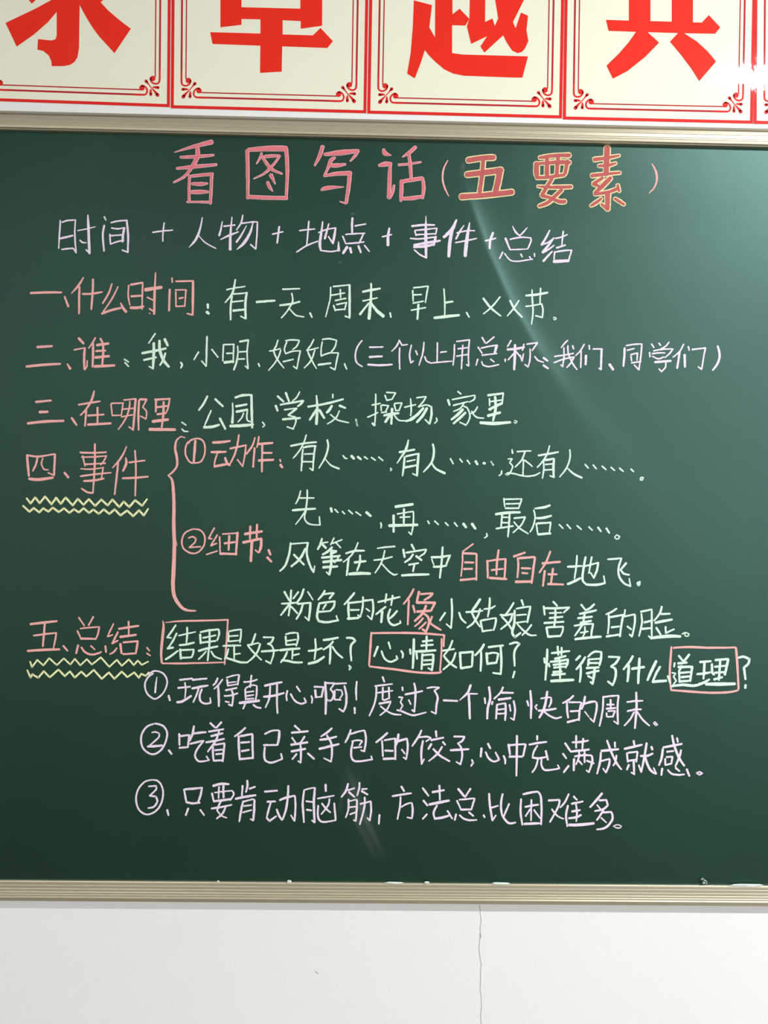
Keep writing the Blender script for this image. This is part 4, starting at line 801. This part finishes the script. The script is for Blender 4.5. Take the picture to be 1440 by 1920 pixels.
G_C = [[T3('888,3 990,30 975,155 1007,212 1008,-40 860,-40 860,-85 1008,-85 1008,-140 860,-140 860,-180 1008,-180 1008,-250 1105,-250 1105,-180 1180,-180 1180,-140 1105,-140 1105,-85 1180,-85 1180,-40 1105,-40 1105,82 1145,50 1200,108 1178,145 1103,143 1103,300 1160,308 1530,318 1498,438 1440,437 1170,427 1110,415 1060,392 1010,350 972,312 950,283 925,360 893,442 850,415 870,300 882,150', 480)],
       [T3('1205,-120 1200,108 1186,150 1210,248 1300,205 1262,262 1285,297 1390,200 1410,240 1440,285 1470,300 1495,294 1512,275 1532,232 1526,200 1521,170 1530,90 1490,72 1460,160 1445,125 1515,-15 1475,-40 1455,-60 1570,-60 1570,-120 1430,-120 1425,-220 1335,-220 1338,-120', 480),
        T3('1288,125 1330,105 1343,148 1362,105 1345,0 1342,-60 1290,-60', 480)]]
G_D = [[T3('528,113 543,175 697,180 655,240 600,303 531,370 567,444 650,400 750,320 827,241 762,182 933,187 888,236 950,310 1010,390 1052,458 1147,347 1100,290 1040,235 967,188 1142,191 1171,155 1106,86 1067,128 1017,127 1017,-60 1130,-60 1130,-125 1017,-125 1017,-230 898,-230 898,-125 778,-125 778,-230 657,-230 657,-125 560,-125 560,-60 657,-60 657,117', 960), T3('778,120 898,123 898,-60 778,-60', 960)]]
poster((-52, 188.4), (318.8, 201.3), -50, 320.4, 'cream poster with bold red character whose foot hooks left, leftmost of the row', G_A, 0)
poster((320.3, 203.2), (687, 212.8), 321.8, 690.6, 'cream poster with red character ending in a cross stem, second from left', G_B, 0)
poster((688.6, 213.2), (1053.6, 222.4), 692.4, 1057.6, 'cream poster with red character on a long sweeping base stroke', G_C, 0)
poster((1055.2, 224.3), (1411.5, 232.2), 1058.4, 1416, 'cream poster with red character on two splayed legs, shiny at its right edge', G_D, 0)
poster((1412.6, 232.4), (1775, 240), 1414, 1779, 'cream poster cut off by the right edge of the photo', [], 1)
# ---------------- small things on the rail ----------------
def lump(name, px, py, wpx, hpx, dpt, label, mat, seed, group=None):
    x, z = W(px, py, -.004); r = random.Random(seed)
    bm = bmesh.new(); bmesh.ops.create_icosphere(bm, subdivisions=2, radius=1)
    for v in bm.verts:
        f = r.uniform(.75, 1.2); v.co = Vector((v.co.x*wpx*PX/2*f, v.co.y*dpt*f, v.co.z*hpx*PX/2*f))
    zmin = min(v.co.z for v in bm.verts)
    for v in bm.verts: v.co.z -= zmin
    me = bpy.data.meshes.new(name); bm.to_mesh(me); bm.free()
    o = link(name, me, mat); o.location = (x, -.0042, ZB0 + .0001); tag(o, label, 'chalk', group); return o
CW = plain('white_chalk_crumb', lin(225, 235, 225), .9)
lump('chalk_crumb', 542, 1650, 9, 5, .0016, 'small pale crumb on the bottom rail below the character for dumplings', CW, 1)
lump('chalk_crumb', 409, 1650, 5, 3, .0014, 'tiny pale crumb on the bottom rail, leftmost of the crumbs', CW, 2)
lump('chalk_crumb', 738, 1651, 34, 3.4, .0018, 'long low streak of chalk crumbs at the middle of the bottom rail', CW, 3)
lump('chalk_crumb', 800, 1652, 10, 5, .0018, 'round white chalk crumb just right of the low streak', CW, 4)
lump('chalk_crumb', 938, 1653, 34, 4, .0018, 'flat white chalk sliver on the rail above the wall crack', CW, 5)
def scrap(name, pts, wid, label, mat):
    """thin bent strip of paper lying on the ledge; pts in photo pixels"""
    vs = []; fs = []
    for i, (px, py) in enumerate(pts):
        x, z = W(px, py, -.004); vs += [(x, -.0058, z), (x, -.0058+wid, z+.0004*math.sin(i*2.1))]
    for i in range(len(pts)-1): fs.append((2*i, 2*i+1, 2*i+3, 2*i+2))
    o = mesh(name, vs, fs, mat); sd = o.modifiers.new('thick', 'SOLIDIFY'); sd.thickness = .0004
    tag(o, label, 'scrap'); return o
SC = plain('shiny_white_scrap', lin(225, 238, 235), .25)
scrap('crumpled_scrap', [(1315,1649.5),(1318,1647),(1320,1650),(1317,1656.5),(1321,1655),(1325,1656.5),(1325,1652),(1321,1650)], .003, 'tiny crumpled shiny scrap standing on the bottom rail', SC)
lump('paper_sliver', 1399, 1657, 66, 4.6, .002, 'flat shiny white sliver lying at the right end of the bottom rail', SC, 9)
bpy.context.view_layer.update()
